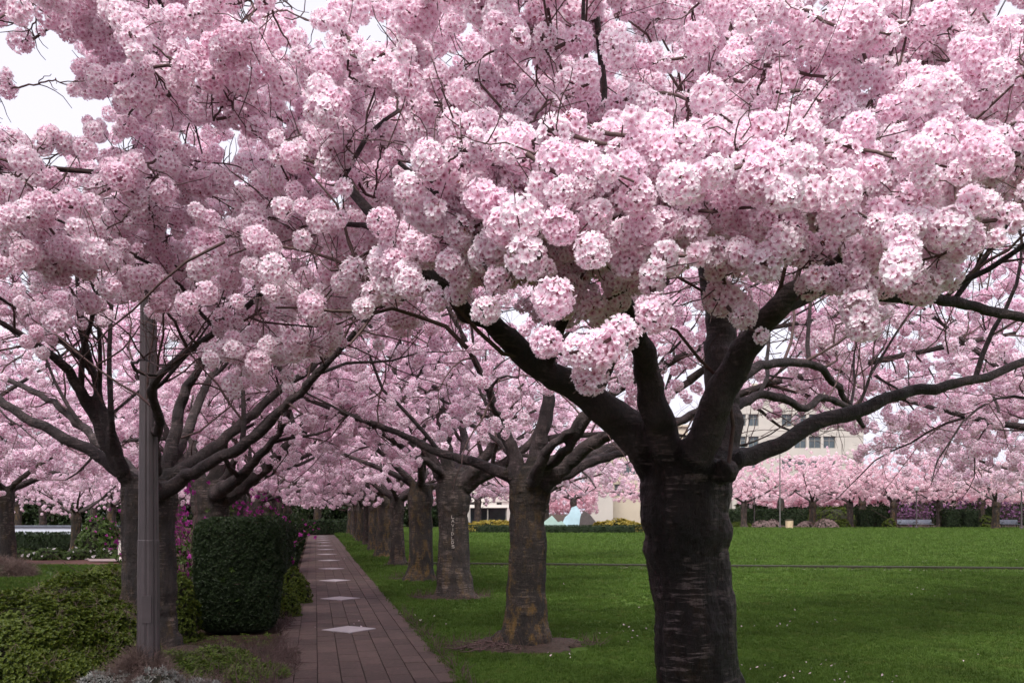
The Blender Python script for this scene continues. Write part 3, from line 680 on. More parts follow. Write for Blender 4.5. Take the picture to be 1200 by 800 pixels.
# fallen petals on grass and paving, twig litter
pet = bpy.data.objects.new('fallen_petal', mesh('fallen_petal', [(-.010, 0, 0), (0, -.008, .003), (.012, 0, .006), (0, .008, .002), (.004, .012, .009), (-.006, .01, .008)], [(0, 1, 2, 3), (0, 3, 4, 5)], leafmat('fallen_petal_pink', (0.72, 0.55, 0.60), (0.82, 0.68, 0.72), None, .3)))
g_pet = scatter_group('petal', [pet])
P = wedge_points(5200, 8, 40, 300, 1250, lambda P: (P[:, 0] > PX0) & (vnoise(P, .9, 5) + rng.normal(0, .25, len(P)) > .78) & ((P[:, 0] > PX1) | (rng.random(len(P)) < .14)))
scatter('fallen_petals', P + [0, 0, .028], np.c_[rng.normal(0, .4, (len(P), 2)), rng.uniform(0, 6.3, len(P))], rng.uniform(.8, 1.7, len(P)) * np.clip((P @ FW) / 12, 1, 2), g_pet)
g_lit = scatter_group('litter', [sticks('litter_stick', 4, .13, .003, M_TWIG, s) for s in (41, 42)])
def litter(c, rx, ry, n, name='twig_litter'):
    a = rng.uniform(0, 2 * PI, n); q = np.sqrt(rng.random(n)); P = np.c_[c[0] + q * np.cos(a) * rx, c[1] + q * np.sin(a) * ry, np.full(n, .03)]
    return scatter(name, P, np.c_[rng.normal(PI / 2, .3, n), rng.normal(0, .4, n), rng.uniform(0, 6.3, n)], rng.uniform(.5, 1.5, n), g_lit)
def mulch(c, rad, h, seed, name='mulch_mound', sx=1.0):
    V, F = [(0, 0, h)], []; nr, na = 8, 40
    for i in range(1, nr + 1):
        for j in range(na):
            a = j * 2 * PI / na; q = rad * i / nr; V.append((q * math.cos(a) * sx, q * math.sin(a), h * (1 - (i / nr) ** 1.5)))
    V = np.array(V); e = vnoise(V + seed, 2.5, seed); s = 1 + .45 * e * (np.hypot(V[:, 0], V[:, 1]) / rad); V[:, :2] *= s[:, None]; V[:, 2] += .025 * vnoise(V + seed, 9, seed); V[-na:, 2] = -.01
    for j in range(na): F.append((0, 1 + j, 1 + (j + 1) % na))
    for i in range(nr - 1):
        for j in range(na):
            a = 1 + i * na + j; b = 1 + i * na + (j + 1) % na; F.append((a, a + na, b + na, b))
    o = obj(name, V, F, M_SOIL, smooth=True, loc=(c[0], c[1], .004)); o['kind'] = 'structure'; return o
for (t, rr) in zip(TRUNKS, (.6, .72, .62)): mulch(t, rr, .07, int(rr * 100), sx=1.15)
for i in range(9):
    y = 21.5 + i * 5.6; mulch((2.48, y), .75, .06, 200 + i)
litter((2.05, 10.35), .6, .32, 190); litter((2.9, 10.4), .6, .3, 60); litter((-.42, 9.5), .10, 2.4, 160); litter((-.42, 14.5), .12, 2.4, 160); litter((1.38, 11), .06, 3.5, 120); litter((2.5, 16.6), .8, .7, 200)
litter((2.3, 21.5), .8, .8, 90); litter((-1.0, 9.6), .8, 1.0, 260)
P = np.c_[rng.uniform(-1.5, -.44, 260), rng.uniform(8.2, 12.0, 260), np.full(260, .03)]; scatter('low_weeds', P, np.c_[rng.normal(0, .2, (260, 2)), rng.uniform(0, 6.3, 260)], rng.uniform(.4, .9, 260), g_fern)
# roots lying on the soil beside the second tree
mb = MB(); r = np.random.default_rng(5)
for k in range(16):
    a = r.uniform(PI * .75, PI * 1.6); p = np.array([2.3, 10.4, .03]) + [r.uniform(-.5, .1), r.uniform(-.35, .2), 0]; pts = [p]
    for j in range(5): a += r.normal(0, .4); p = p + np.array([math.cos(a), math.sin(a), 0]) * .1; p[2] = .045 + r.uniform(-.02, .03); pts.append(p.copy())
    mb.tube(pts, np.linspace(.012, .004, 6), 5)
tag(mb.build('surface_roots', M_TWIG, smooth=True), 'tangle of thin bare roots on the soil left of the lichened second trunk', 'roots', kind='stuff')

# ------------------------------------------------------------ shrubs and hedges
def dome_pts(n, rx, ry, h, seed, amp=.12, low=-.15):
    r = np.random.default_rng(seed); d = nrm(r.normal(0, 1, (n * 2, 3))); d = d[d[:, 2] > low][:n]
    rad = 1 + amp * vnoise(d * 2.2 + seed, 1.0, seed) + amp * .6 * vnoise(d * 6 + seed, 1.0, seed + 1)
    sq = np.abs(d) ** 0.8 * np.sign(d); sq = nrm(sq) * 1.0
    P = sq * rad[:, None] * [rx, ry, h]; Nn = nrm(d / [rx, ry, h]); P[:, 2] = np.maximum(P[:, 2], .02); return P, Nn
def dome_core(rx, ry, h, s, mat, parent, seed, name='stems_or_core'):  # solid core; its dark colour stands in for shade between the leaves
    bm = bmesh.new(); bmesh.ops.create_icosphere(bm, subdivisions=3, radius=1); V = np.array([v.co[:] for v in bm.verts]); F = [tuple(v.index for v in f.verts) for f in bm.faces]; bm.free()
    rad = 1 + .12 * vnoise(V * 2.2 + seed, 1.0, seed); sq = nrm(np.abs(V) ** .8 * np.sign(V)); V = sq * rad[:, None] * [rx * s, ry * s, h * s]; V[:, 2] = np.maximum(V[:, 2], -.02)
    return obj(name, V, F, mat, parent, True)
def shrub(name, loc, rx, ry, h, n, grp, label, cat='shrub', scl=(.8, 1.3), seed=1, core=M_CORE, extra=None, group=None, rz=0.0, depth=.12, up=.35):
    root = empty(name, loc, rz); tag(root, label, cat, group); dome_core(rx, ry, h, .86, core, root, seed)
    P, Nn = dome_pts(n, rx, ry, h, seed); P = P * (1 - depth * rng.random(len(P)) ** 1.5)[:, None]
    scatter('foliage', P, align(Nn + [0, 0, up]), rng.uniform(*scl, len(P)), grp, root)
    for (g2, n2, sc2, nm) in (extra or []):
        P, Nn = dome_pts(n2, rx * 1.02, ry * 1.02, h * 1.02, seed); scatter(nm, P, align(Nn), rng.uniform(*sc2, len(P)), g2, root)
    return root
def hedge_block(loc, sx, sy, h, n, grp, label, seed=1, scl=(.8, 1.3), name='clipped_hedge', group=None, rz=0., rnd=.12):
    root = empty(name, loc, rz); tag(root, label, 'hedge', group)
    bm = bmesh.new(); bmesh.ops.create_cube(bm, size=1); bmesh.ops.bevel(bm, geom=bm.edges[:], offset=.12, segments=3, affect='EDGES', profile=.5)
    V = np.array([v.co[:] for v in bm.verts]); F = [tuple(v.index for v in f.verts) for f in bm.faces]; bm.free()
    V = V * [sx * .86, sy * .86, h * .95] + [0, 0, h / 2 - .02]; obj('stems_or_core', V, F, M_CORE_Y, root, True)  # solid dark core paints the shade inside the hedge
    r = np.random.default_rng(seed); A = np.array([sy * h, sy * h, sx * h, sx * h, sx * sy]); f = r.choice(5, n, p=A / A.sum()); u, v = r.uniform(-.5, .5, n), r.uniform(-.5, .5, n)
    P = np.zeros((n, 3)); Nn = np.zeros((n, 3))
    for k, (ax, sg) in enumerate(((0, -1), (0, 1), (1, -1), (1, 1), (2, 1))):
        m = f == k; o1, o2 = [i for i in range(3) if i != ax]; P[m, ax] = sg * .5; P[m, o1] = u[m]; P[m, o2] = v[m]; Nn[m, ax] = sg
    S = np.array([sx, sy, h]); Q = P * S; inner = np.clip(Q, -(S / 2 - rnd), S / 2 - rnd); dv = Q - inner; L = np.linalg.norm(dv, axis=1, keepdims=True); Q = inner + dv / np.maximum(L, 1e-6) * np.minimum(L, rnd); Nn = nrm(Nn + dv / rnd)
    Q += Nn * (.022 * vnoise(Q + seed, 2.5, seed) + r.uniform(-.03, .012, n))[:, None]; Q[:, :2] *= (0.88 + .12 * np.clip((Q[:, 2:3] + h / 2) / (h * .45), 0, 1)) * (1 - .04 * np.clip(Q[:, 2:3] / h * 2 - .5, 0, 1))
    Q[:, 2] += h / 2 + .01; scatter('foliage', Q, align(Nn, .5), rng.uniform(*scl, n), grp, root); return root

hw = 1.08; hx = -1.0
ordin = ['first', 'second', 'third', 'fourth', 'fifth', 'sixth', 'seventh', 'eighth']
for i in range(7):
    y = 12.75 + i * 5.7; near = i < 2
    lab = ['nearest clipped dark yew block beside the brick path, large and square', 'clipped dark yew block just behind the large nearest one beside the path'][i] if near else 'clipped yew block, %s along the left edge of the brick path' % ordin[i]
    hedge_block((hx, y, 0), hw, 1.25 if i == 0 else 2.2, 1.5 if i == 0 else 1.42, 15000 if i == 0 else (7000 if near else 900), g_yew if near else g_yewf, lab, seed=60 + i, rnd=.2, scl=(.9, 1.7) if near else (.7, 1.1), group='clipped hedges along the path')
hedge_block((0.9, 66.5, 0), 7, 1.0, 1.0, 900, g_yewf, 'low dark hedge closing the far end of the brick path', seed=75, scl=(.8, 1.5))
# low yellow-green plants at the foot of the hedges
for i, (x, y, rx, h, lab) in enumerate([(-.42, 14.2, .22, .42, 'small yellow green shrub squeezed behind the nearest yew block at the path edge'), (-.36, 16.2, .3, .62, 'yellow green shrub between the first and second yew blocks'), (-1.75, 11.9, .35, .95, 'tall yellow green shrub between the lamp post tree and nearest yew block')]):
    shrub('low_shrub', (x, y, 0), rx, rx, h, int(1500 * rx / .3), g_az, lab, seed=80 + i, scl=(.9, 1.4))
# big azalea mass at lower left: several bushes grown together
for i, (px, D, rx, ry, h, lab) in enumerate([
        (30, 8.1, .95, .75, .80, 'broad yellow green azalea bush in the bottom corner, lowest of the mass'), (112, 8.5, .62, .62, .80, 'rounded azalea bush directly left of the lamp post foot'),
        (-10, 9.6, 1.0, .8, .70, 'azalea bush at the photo edge behind the lowest broad one'), (78, 10.2, .85, .8, .83, 'azalea bush in the middle of the mass with bright tips'),
        (124, 11.6, .50, .75, .95, 'farthest azalea bush reaching the striped trunk behind the lamp post'), (-130, 8.3, 1.0, .9, .65, 'azalea bush mostly outside the photo edge')]):
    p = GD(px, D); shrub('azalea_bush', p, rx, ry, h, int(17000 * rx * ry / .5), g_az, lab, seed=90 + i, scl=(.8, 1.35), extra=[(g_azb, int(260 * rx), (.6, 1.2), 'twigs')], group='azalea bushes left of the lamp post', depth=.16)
shrub('heather_clump', GD(165, 7.9), .19, .16, .36, 420, g_brush, 'dry purplish twiggy heather round the foot of the lamp post', 'shrub', (.7, 1.1), 101, up=.8)
for i, (px, D, rx, h, lab) in enumerate([(125, 7.75, .30, .24, 'silvery white leaved plant left of the lamp post foot'), (185, 7.6, .26, .27, 'silvery white leaved plant right before the lamp post foot'), (232, 7.7, .2, .16, 'small sparse silvery plant right of the others by the bed edge')]):
    shrub('silver_plant', GD(px, D), rx, .2, h, int(420 * rx / .3), g_silv, lab, 'plant', (.7, 1.2), 110 + i, extra=[(g_brush, 90, (.4, .8), 'twigs')], up=.7)
for i, (px, D, rx, h, lab) in enumerate([(205, 8.5, .36, .26, 'feathery green ground cover beside the lamp post foot'), (255, 9.0, .40, .22, 'feathery green ground cover before the nearest yew block'), (300, 8.7, .3, .10, 'sparse brownish green ground cover close to the path edge')]):
    shrub('fern_patch', GD(px, D), rx, .34, h, int(520 * rx / .3), g_fern, lab, 'plant', (.7, 1.3), 120 + i, core=M_SOIL, extra=[(g_brush, 160, (.3, .7), 'twigs')], up=.5)
mulch((-1.35, 9.9), .75, .20, 301, 'soil_mound'); mulch((-.8, 10.3), .8, .05, 302, 'soil_mound'); litter((-.75, 9.6), .6, 1.4, 500)
# loose flowering shrubs behind the hedges
def loose_shrub(loc, rad, h, nflow, nleaf, label, seed, grp=g_mag, fs=(.8, 1.4)):
    r = np.random.default_rng(seed); root = empty('rhododendron', loc); tag(root, label, 'shrub')
    n = 46; P0 = np.zeros((n, 3)); P0[:, :2] = r.normal(0, rad * .18, (n, 2)); T = nrm(np.c_[r.normal(0, .45, (n, 2)), np.ones(n)])
    S = sprout(P0, T, np.full(n, h * 1.0) * r.uniform(.6, 1.05, n), 7, r, r.uniform(.1, .45, n), r.uniform(.1, .4, n), .16, r.uniform(-.1, .1, n)); q = np.full((n, 1), .010) * np.linspace(1, .3, 7)[None]
    V, F = tubes(S, q, 4); o = obj('stems_or_core', V, F, M_TWIG, root, True)
    t = S[:, 3:].reshape(-1, 3); Pf = t[r.integers(0, len(t), nflow)] + r.normal(0, .09, (nflow, 3)); Pl = t[r.integers(0, len(t), nleaf)] + r.normal(0, .12, (nleaf, 3)); Pl[:, 2] *= .85
    scatter('flowers', Pf, r.uniform(-PI, PI, (nflow, 3)), r.uniform(*fs, nflow), grp, root); scatter('foliage', Pl, r.uniform(-PI, PI, (nleaf, 3)), r.uniform(.7, 1.2, nleaf), g_leaf, root); return root
loose_shrub((-1.75, 13.2, 0), .6, 2.0, 110, 260, 'tall magenta flowering shrub between the lamp post tree and the yew block', 130)
loose_shrub((-1.85, 17.6, 0), .8, 2.15, 420, 160, 'magenta flowering shrub above the nearest yew block', 131)
loose_shrub((-1.7, 21.6, 0), .8, 2.2, 380, 150, 'magenta flowering shrub above the second yew block', 132)
loose_shrub((-1.8, 27.6, 0), .8, 2.2, 300, 120, 'pale magenta shrub farther along behind the yew blocks', 133)

# ------------------------------------------------------------ lamp post on the left
M_POLE = plain('bronze_painted_steel', (0.060, 0.048, 0.050), 0.42, 0.15, 5, 0.5)
pb = GD(174, 7.95); root = empty('lamp_post', pb); tag(root, 'tall bronze brown fluted lamp post rising from the bushes into the blossom', 'lamp post')
V, F = [], []; k = 32; PH = 3.55; zs = np.concatenate([np.linspace(0, 1.35, 8), np.linspace(1.36, PH, 16)])
for j, z in enumerate(zs):
    r0 = .098 - .0085 * z + (0.004 if z < 1.355 else 0)
    for i in range(k):
        a = i * 2 * PI / k; q = r0 * (1 - (.10 if i % 4 == 0 else 0)); V.append((q * math.cos(a), q * math.sin(a), z))
for j in range(len(zs) - 1):
    for i in range(k): F.append((j * k + i, j * k + (i + 1) % k, (j + 1) * k + (i + 1) % k, (j + 1) * k + i))
F.append(tuple(range((len(zs) - 1) * k, len(zs) * k))); obj('pole', V, F, M_POLE, root)
MB().tube([(0, 0, 0), (0, 0, .10), (0, 0, .16)], [.17, .16, .115], 24).build('base', M_POLE, root)
MB().tube([(0, 0, PH), (0, 0, PH + .1), (0, 0, PH + .16), (0, 0, PH + .22)], [.08, .15, .15, .05], 24).build('lamp_head', M_POLE, root)
MB().box((0, -.093, .75), (.075, .012, .24)).build('access_panel', M_POLE, root)

#@@TREES
# ------------------------------------------------------------ near trees
def curve_keep(xs, ys, dmin=None, holes=(), soft=14, thin=1.1, fade=0):
    xs, ys = np.array(xs, float), np.array(ys, float)
    def keep(P, rad, slack=0):
        px, py, D = proj(P); inf = D > .2; rpx = np.asarray(rad) * F_PX / np.maximum(D, .2)
        lim = np.interp(px, xs, ys) + soft * vnoise(np.c_[px / 34, np.zeros_like(px), D * .6], 1.0, 6)
        ok = py + rpx < lim + slack
        if fade: ok &= vnoise(np.atleast_2d(P) * 53.0, 1.0, 4).reshape(np.shape(px)) < -.35 + 1.5 * (lim + slack - py) / fade
        for (x0, y0, x1, y1) in holes: ok &= ~((px + rpx * .7 > x0) & (px - rpx * .7 < x1) & (py + rpx * .7 > y0) & (py - rpx * .7 < y1))
        if dmin is not None: ok &= D > np.interp(px, dmin[0], dmin[1])
        seen = inf & (px > -250) & (px < 1450) & (py > -400)
        return np.where(seen, ok, (np.hypot(P[..., 0], P[..., 1]) > 2.6) & (vnoise(np.atleast_2d(P) * 37.0, 1.0, 2).reshape(np.shape(px)) < thin))
    return keep
LOW1 = ([-100, 0, 90, 180, 300, 420, 500, 545, 575, 620, 700, 740, 765, 800, 830, 870, 900, 935, 1000, 1040, 1080, 1140, 1180, 1300], [395, 395, 392, 378, 380, 385, 375, 375, 345, 395, 425, 405, 350, 325, 330, 385, 340, 345, 355, 375, 340, 320, 280, 270])
SKY = [(-40, 45, 44, 92), (28, 60, 70, 120), (20, 112, 52, 150), (350, -20, 378, 30)]
keep1 = curve_keep(*LOW1, dmin=([0, 380, 480, 600, 1200], [4.3, 3.9, 3.2, 2.8, 2.7]), holes=SKY + [(880, 372, 930, 425)])

def bough_feature(defs, seed, sc=(.8, 1.15)):
    """blossom-laden sprays close to the camera: pompoms packed round a drooping twig"""
    r = np.random.default_rng(seed); PP, PS, TT, KK = [], [], [], []
    for d in defs:
        pts = np.array([np.append(W(x, y, D), w / F_PX * D) for x, y, D, w in d]); L = np.sum(np.linalg.norm(np.diff(pts[:, :3], axis=0), axis=1)); c = catmull(pts, max(6, int(L * 20)))
        KK.append(c[:, :3]); TT.append((c[None, :, :3] + r.normal(0, .006, (1, len(c), 3)), np.linspace(.009, .004, len(c))[None]))
        n = int(L * 34) + 6; i = r.integers(0, len(c), n); dv = nrm(r.normal(0, 1, (n, 3))) * (r.uniform(.25, 1.0, n) * np.maximum(c[i, 3] - .04, .02))[:, None]; dv[:, 2] *= .8
        P = c[i, :3] + dv; keepi = []
        for a in range(n):
            if all(np.sum((P[a] - P[b]) ** 2) > .070 ** 2 for b in keepi): keepi.append(a)
        P = P[keepi]; PP.append(P); PS.append(r.uniform(*sc, len(P)))
        st = c[i[keepi], :3]; m = (st + P) / 2 + r.normal(0, .01, P.shape); TT.append((np.stack([st, m, P], 1), np.full((len(P), 3), .0028)))
    return np.concatenate(PP), np.concatenate(PS), TT, KK
FEAT = [
    [(900, 255, 3.5, 30), (850, 300, 3.2, 34), (800, 300, 3.0, 36), (755, 320, 2.9, 30)],
    [(770, 330, 3.0, 20), (755, 372, 2.9, 34), (705, 405, 2.8, 44), (655, 412, 2.8, 34), (640, 385, 2.8, 26)],
    [(720, 400, 2.9, 26), (690, 440, 2.85, 24)], [(560, 300, 3.3, 20), (585, 330, 3.2, 24), (570, 360, 3.2, 20)],
    [(1230, 200, 3.2, 34), (1180, 250, 3.0, 44), (1120, 275, 3.0, 44), (1050, 265, 2.9, 46), (980, 240, 2.9, 44), (940, 225, 3, 30)],
    [(960, 280, 3.2, 30), (925, 300, 3.0, 44), (890, 310, 3.0, 46), (840, 285, 3.1, 34)],
    [(1000, 290, 3.1, 30), (1015, 330, 3.0, 34), (1008, 380, 3.0, 24)], [(950, 330, 3.2, 20), (935, 350, 3.2, 26)],
    [(640, 60, 3.5, 30), (690, 40, 3.4, 32), (730, 70, 3.4, 28)], [(660, 110, 3.4, 28), (700, 95, 3.4, 30)], [(690, 262, 3.1, 32), (745, 270, 3.0, 36), (795, 262, 3.1, 30)], [(700, 300, 3.2, 30), (740, 305, 3.1, 30)], [(385, 30, 4.4, 26), (430, 20, 4.3, 30)], [(310, 20, 4.6, 28), (340, 45, 4.5, 24)],
    [(1060, 320, 3.3, 26), (1000, 330, 3.1, 34), (955, 325, 3.0, 30)], [(1110, 320, 3.4, 24), (1070, 335, 3.2, 30)], [(470, 310, 3.8, 26), (500, 340, 3.6, 30), (530, 352, 3.5, 24)], [(520, 290, 3.7, 26), (545, 320, 3.5, 26)], [(440, 330, 4.0, 24), (425, 365, 3.9, 24)],
    [(850, 350, 3.3, 18), (872, 375, 3.2, 24), (888, 392, 3.2, 20)], [(690, 130, 3.6, 24), (760, 110, 3.4, 34), (820, 120, 3.3, 34), (870, 150, 3.3, 24)],
    [(400, 40, 4.0, 26), (450, 80, 3.8, 36), (480, 120, 3.7, 36), (500, 180, 3.7, 34), (530, 205, 3.7, 26)], [(700, 230, 3.5, 30), (760, 240, 3.4, 36), (810, 260, 3.3, 30)],
    [(1060, 100, 3.5, 30), (1130, 110, 3.4, 36), (1200, 90, 3.3, 34)], [(1000, 150, 3.6, 26), (1050, 165, 3.5, 30)], [(560, 190, 3.6, 26), (620, 200, 3.5, 34), (680, 195, 3.4, 26)],
    [(1130, 190, 3.2, 34), (1210, 170, 3.1, 40)], [(620, 30, 3.6, 30), (650, 50, 3.6, 26)], [(900, 60, 3.7, 28), (960, 50, 3.7, 30)], [(540, 90, 3.8, 28), (600, 100, 3.7, 30)],
    [(820, 195, 3.4, 30), (880, 205, 3.3, 34), (940, 190, 3.3, 28)]]
def random_sprays(n, x0, x1, y0, ylim, Dr, seed, lim_off=30, avoid=SKY):
    """short blossom-packed boughs spread through the near side of a crown"""
    r = np.random.default_rng(seed); out = []
    while len(out) < n:
        px, py = r.uniform(x0, x1), r.uniform(y0, 420); D = r.uniform(*Dr); L = r.uniform(.25, .75); w = r.uniform(.09, .17)
        if py > np.interp(px, *ylim) - lim_off - w * F_PX / D: continue
        a = r.uniform(0, 2 * PI); dx, dy, dD = math.cos(a) * L, (abs(math.sin(a)) * .5 - .1) * L, math.sin(a) * L * .6; pts = []
        for k in range(4):
            t = k / 3; D2 = D + dD * t; pts.append((px + dx * t * F_PX / D, py + (dy * t + .06 * math.sin(t * 3) * r.uniform(-1, 1)) * F_PX / D, D2, w * F_PX / D * (.7 + .5 * math.sin(t * PI))))
        if any(x0_ - 30 < p[0] < x1_ + 30 and y0_ - 30 < p[1] < y1_ + 30 for p in pts for (x0_, y0_, x1_, y1_) in avoid): continue
        if any(p[1] + p[3] > np.interp(p[0], *ylim) for p in pts): continue
        out.append(pts)
    return out
FEAT += random_sprays(150, 470, 1290, -40, LOW1, (3.3, 5.4), 8)
FEAT += random_sprays(70, 480, 1290, 150, LOW1, (2.9, 4.0), 12, lim_off=12)
feat1 = bough_feature(FEAT, 5)
T1_trunk = [(846, 940, 5.0, 150), (842, 915, 5.0, 124), (832, 870, 5.0, 110), (822, 800, 5.0, 101), (814, 740, 5.0, 98), (808, 690, 5.0, 97), (802, 640, 5.0, 103), (799, 600, 5.0, 108), (800, 570, 5.0, 112), (802, 548, 5.0, 96), (806, 530, 5.0, 70)]
T1_limbs = [
    [(785, 565, 5, 70), (757, 517, 4.95, 52), (705, 478, 4.85, 38), (650, 440, 4.7, 32), (600, 400, 4.5, 27), (550, 362, 4.3, 22), (480, 300, 4.1, 16), (400, 210, 4.2, 10)],
    [(788, 555, 4.9, 44), (776, 500, 4.75, 36), (762, 450, 4.65, 31), (748, 400, 4.5, 27), (720, 320, 4.2, 20), (690, 220, 3.9, 14), (660, 90, 3.8, 9)],
    [(812, 570, 4.9, 52), (824, 512, 4.7, 40), (846, 457, 4.6, 36), (878, 402, 4.45, 32), (915, 360, 4.3, 28), (985, 300, 4.2, 20), (1060, 210, 4.1, 14), (1130, 90, 4.0, 9)],
    [(832, 570, 5.15, 54), (847, 512, 5.3, 44), (842, 440, 5.4, 38), (838, 370, 5.5, 34), (835, 280, 5.6, 27), (850, 160, 5.8, 20), (880, 10, 6, 12)],
    [(826, 562, 4.95, 36), (852, 549, 4.88, 27), (880, 534, 4.92, 22), (940, 504, 5.0, 19.5), (1010, 475, 5.1, 17), (1060, 461, 5.2, 14.5), (1110, 452, 5.3, 13), (1200, 425, 5.5, 11), (1330, 380, 5.8, 6)],
    [(830, 556, 4.95, 34), (846, 550, 4.8, 29), (853, 548, 4.72, 25)],
    [(905, 365, 4.35, 24), (965, 338, 4.5, 19), (1020, 346, 4.7, 15), (1090, 350, 4.8, 14), (1140, 358, 4.9, 13), (1200, 373, 5, 12), (1330, 400, 5.2, 7)],
    [(838, 480, 5.5, 24), (880, 434, 6.1, 13), (925, 424, 6.6, 11), (960, 431, 7, 10), (986, 462, 7.3, 8), (1012, 500, 7.6, 5)],
    [(842, 490, 5.5, 20), (880, 466, 6.4, 11), (915, 466, 6.6, 11), (945, 478, 6.8, 9), (965, 466, 7, 9), (1005, 482, 7.4, 5)]]
build_tree(T1_trunk, T1_limbs, 11, 'largest nearest cherry tree with dark glossy trunk and thick bare limbs', keep=keep1, g=g_near, voxel=.0125, mat_t=M_BARK_NEAR, mat_l=M_BARK_LIMB,
           rad_max=6.0, zmin=1.7, feature=feat1, extra=0, bough_step=.36, sec_step=.3, dens=.95, s0=.4)

TL1_trunk = [(174, 768, 9.6, 96), (174, 750, 9.6, 78), (173, 720, 9.6, 67), (174, 690, 9.6, 62), (174, 640, 9.6, 60), (174, 600, 9.6, 61), (173, 582, 9.6, 64), (172, 562, 9.6, 54)]
TL1_limbs = [[(a, b, c, d * .70) for a, b, c, d in L] for L in [
    [(160, 580, 9.6, 34), (135, 537, 9.3, 26), (110, 490, 9.1, 22), (85, 440, 8.8, 17), (45, 405, 8.5, 12), (-30, 360, 8.2, 7)],
    [(150, 560, 9.4, 22), (128, 505, 9.1, 18), (112, 450, 9, 14), (98, 395, 8.8, 12), (90, 320, 8.5, 7)],
    [(186, 578, 9.4, 32), (225, 554, 9.2, 22), (280, 526, 9, 19), (320, 490, 8.8, 17), (360, 450, 8.6, 14), (395, 413, 8.4, 10), (450, 350, 8.2, 6)],
    [(188, 565, 9.8, 30), (205, 512, 9.9, 21), (217, 460, 10, 17), (237, 420, 10, 12), (265, 340, 10.2, 7)],
    [(131, 530, 9.2, 16), (130, 480, 8.9, 10), (128, 420, 8.9, 8), (132, 330, 8.9, 6)],
    [(165, 565, 10.0, 26), (120, 520, 11, 18), (60, 470, 11.5, 12), (0, 440, 12, 7)]]]
LOWL = ([-200, 0, 60, 130, 180, 250, 330, 400, 460, 520, 700], [480, 430, 470, 400, 380, 470, 470, 440, 420, 400, 380])
LOWL2 = (LOWL[0], [y - 20 for y in LOWL[1]])
keepL = curve_keep(*LOWL, dmin=([0, 1200], [4.2, 4.2]), holes=SKY + [(70, 385, 160, 440), (60, 430, 100, 470)], soft=24, fade=120)
build_tree(TL1_trunk, TL1_limbs, 21, 'cherry tree right behind the lamp post with banded grey trunk', keep=keepL, g=g_near, voxel=.02, mat_t=M_BARK2, rad_max=6.2, zmin=2.0, extra=4, extra_len=(4.5, 5.6), bough_step=.5, sec_step=.3, s0=.35, feature=bough_feature(random_sprays(80, -60, 520, -20, LOWL2, (5.6, 8.5), 9), 6))

# the row's first left-hand tree stands just outside the frame; only its boughs hang into view
def straight_trunk(x, y, rad=.26, h=1.75):
    z = np.array([-.03, .06, .25, .6, 1.1, 1.5, h - .05, h + .15, h + .3]); q = np.array([1.75, 1.35, 1.08, .98, .93, .95, 1.1, .95, .75]) * rad
    return np.c_[x + 0 * z, y + 0 * z, z], q
LOWF = ([-200, 0, 90, 180, 300, 420, 520, 1300], [350, 360, 365, 372, 340, 330, 300, 250])
keepF = curve_keep(*LOWF, dmin=([0, 300, 600, 1200], [3.6, 3.6, 3.3, 3.0]), holes=SKY, soft=24, thin=-.4)
build_tree(straight_trunk(-2.2, 3.9), [], 27, 'cherry tree whose trunk stands outside the left photo edge, boughs over the corner', steep=2.2, keep=keepF, g=g_near, voxel=.03, mat_t=M_BARK2, rad_max=5.2, zmin=2.1, extra=7, extra_len=(3.4, 4.6), bough_step=.5, sec_step=.34,
           feature=bough_feature(random_sprays(110, -60, 470, -40, LOWF, (4.0, 6.2), 10) + [[(-30, 22, 5, 24), (0, 15, 5, 26), (26, 14, 4.9, 22)], [(28, 50, 5, 16), (58, 34, 5, 26), (72, 30, 5, 24)], [(-25, 100, 5, 22), (5, 95, 5, 24), (14, 104, 5, 20)], [(-20, 170, 5, 26), (14, 165, 5, 24)], [(70, 12, 5, 22), (110, 8, 5, 28), (150, 20, 5, 30)], [(-20, 235, 4.8, 28), (30, 225, 4.8, 30)], [(60, 170, 5, 30), (110, 160, 5, 34)], [(80, 100, 5, 22), (120, 80, 5, 30), (160, 90, 5, 30)]], 7))
build_tree(straight_trunk(2.5, -1.4), [], 28, 'cherry tree standing behind the viewpoint, its outer boughs over the top edge', steep=2.2, dens=.6, keep=keepF, g=g_near, voxel=.035, mat_t=M_BARK, rad_max=5.2, zmin=2.3, extra=7, extra_len=(3.4, 4.6))  # unseen tree continuing the row, added to shade the foreground; crown thinned for light
keepR = curve_keep([600, 860, 930, 1000, 1100, 1200, 1400], [300, 470, 500, 545, 565, 575, 580], holes=[(880, 372, 925, 420)], soft=22)
build_tree(straight_trunk(10.2, 9.0), [], 29, 'cherry tree outside the right photo edge, boughs hanging behind the long bare limb', keep=keepR, g=g_mid, voxel=.035, mat_t=M_BARK, rad_max=5.6, zmin=1.9, extra=8, extra_len=(4.2, 5.4), pom=(.95, 1.4), bough_step=.6, sec_step=.3)

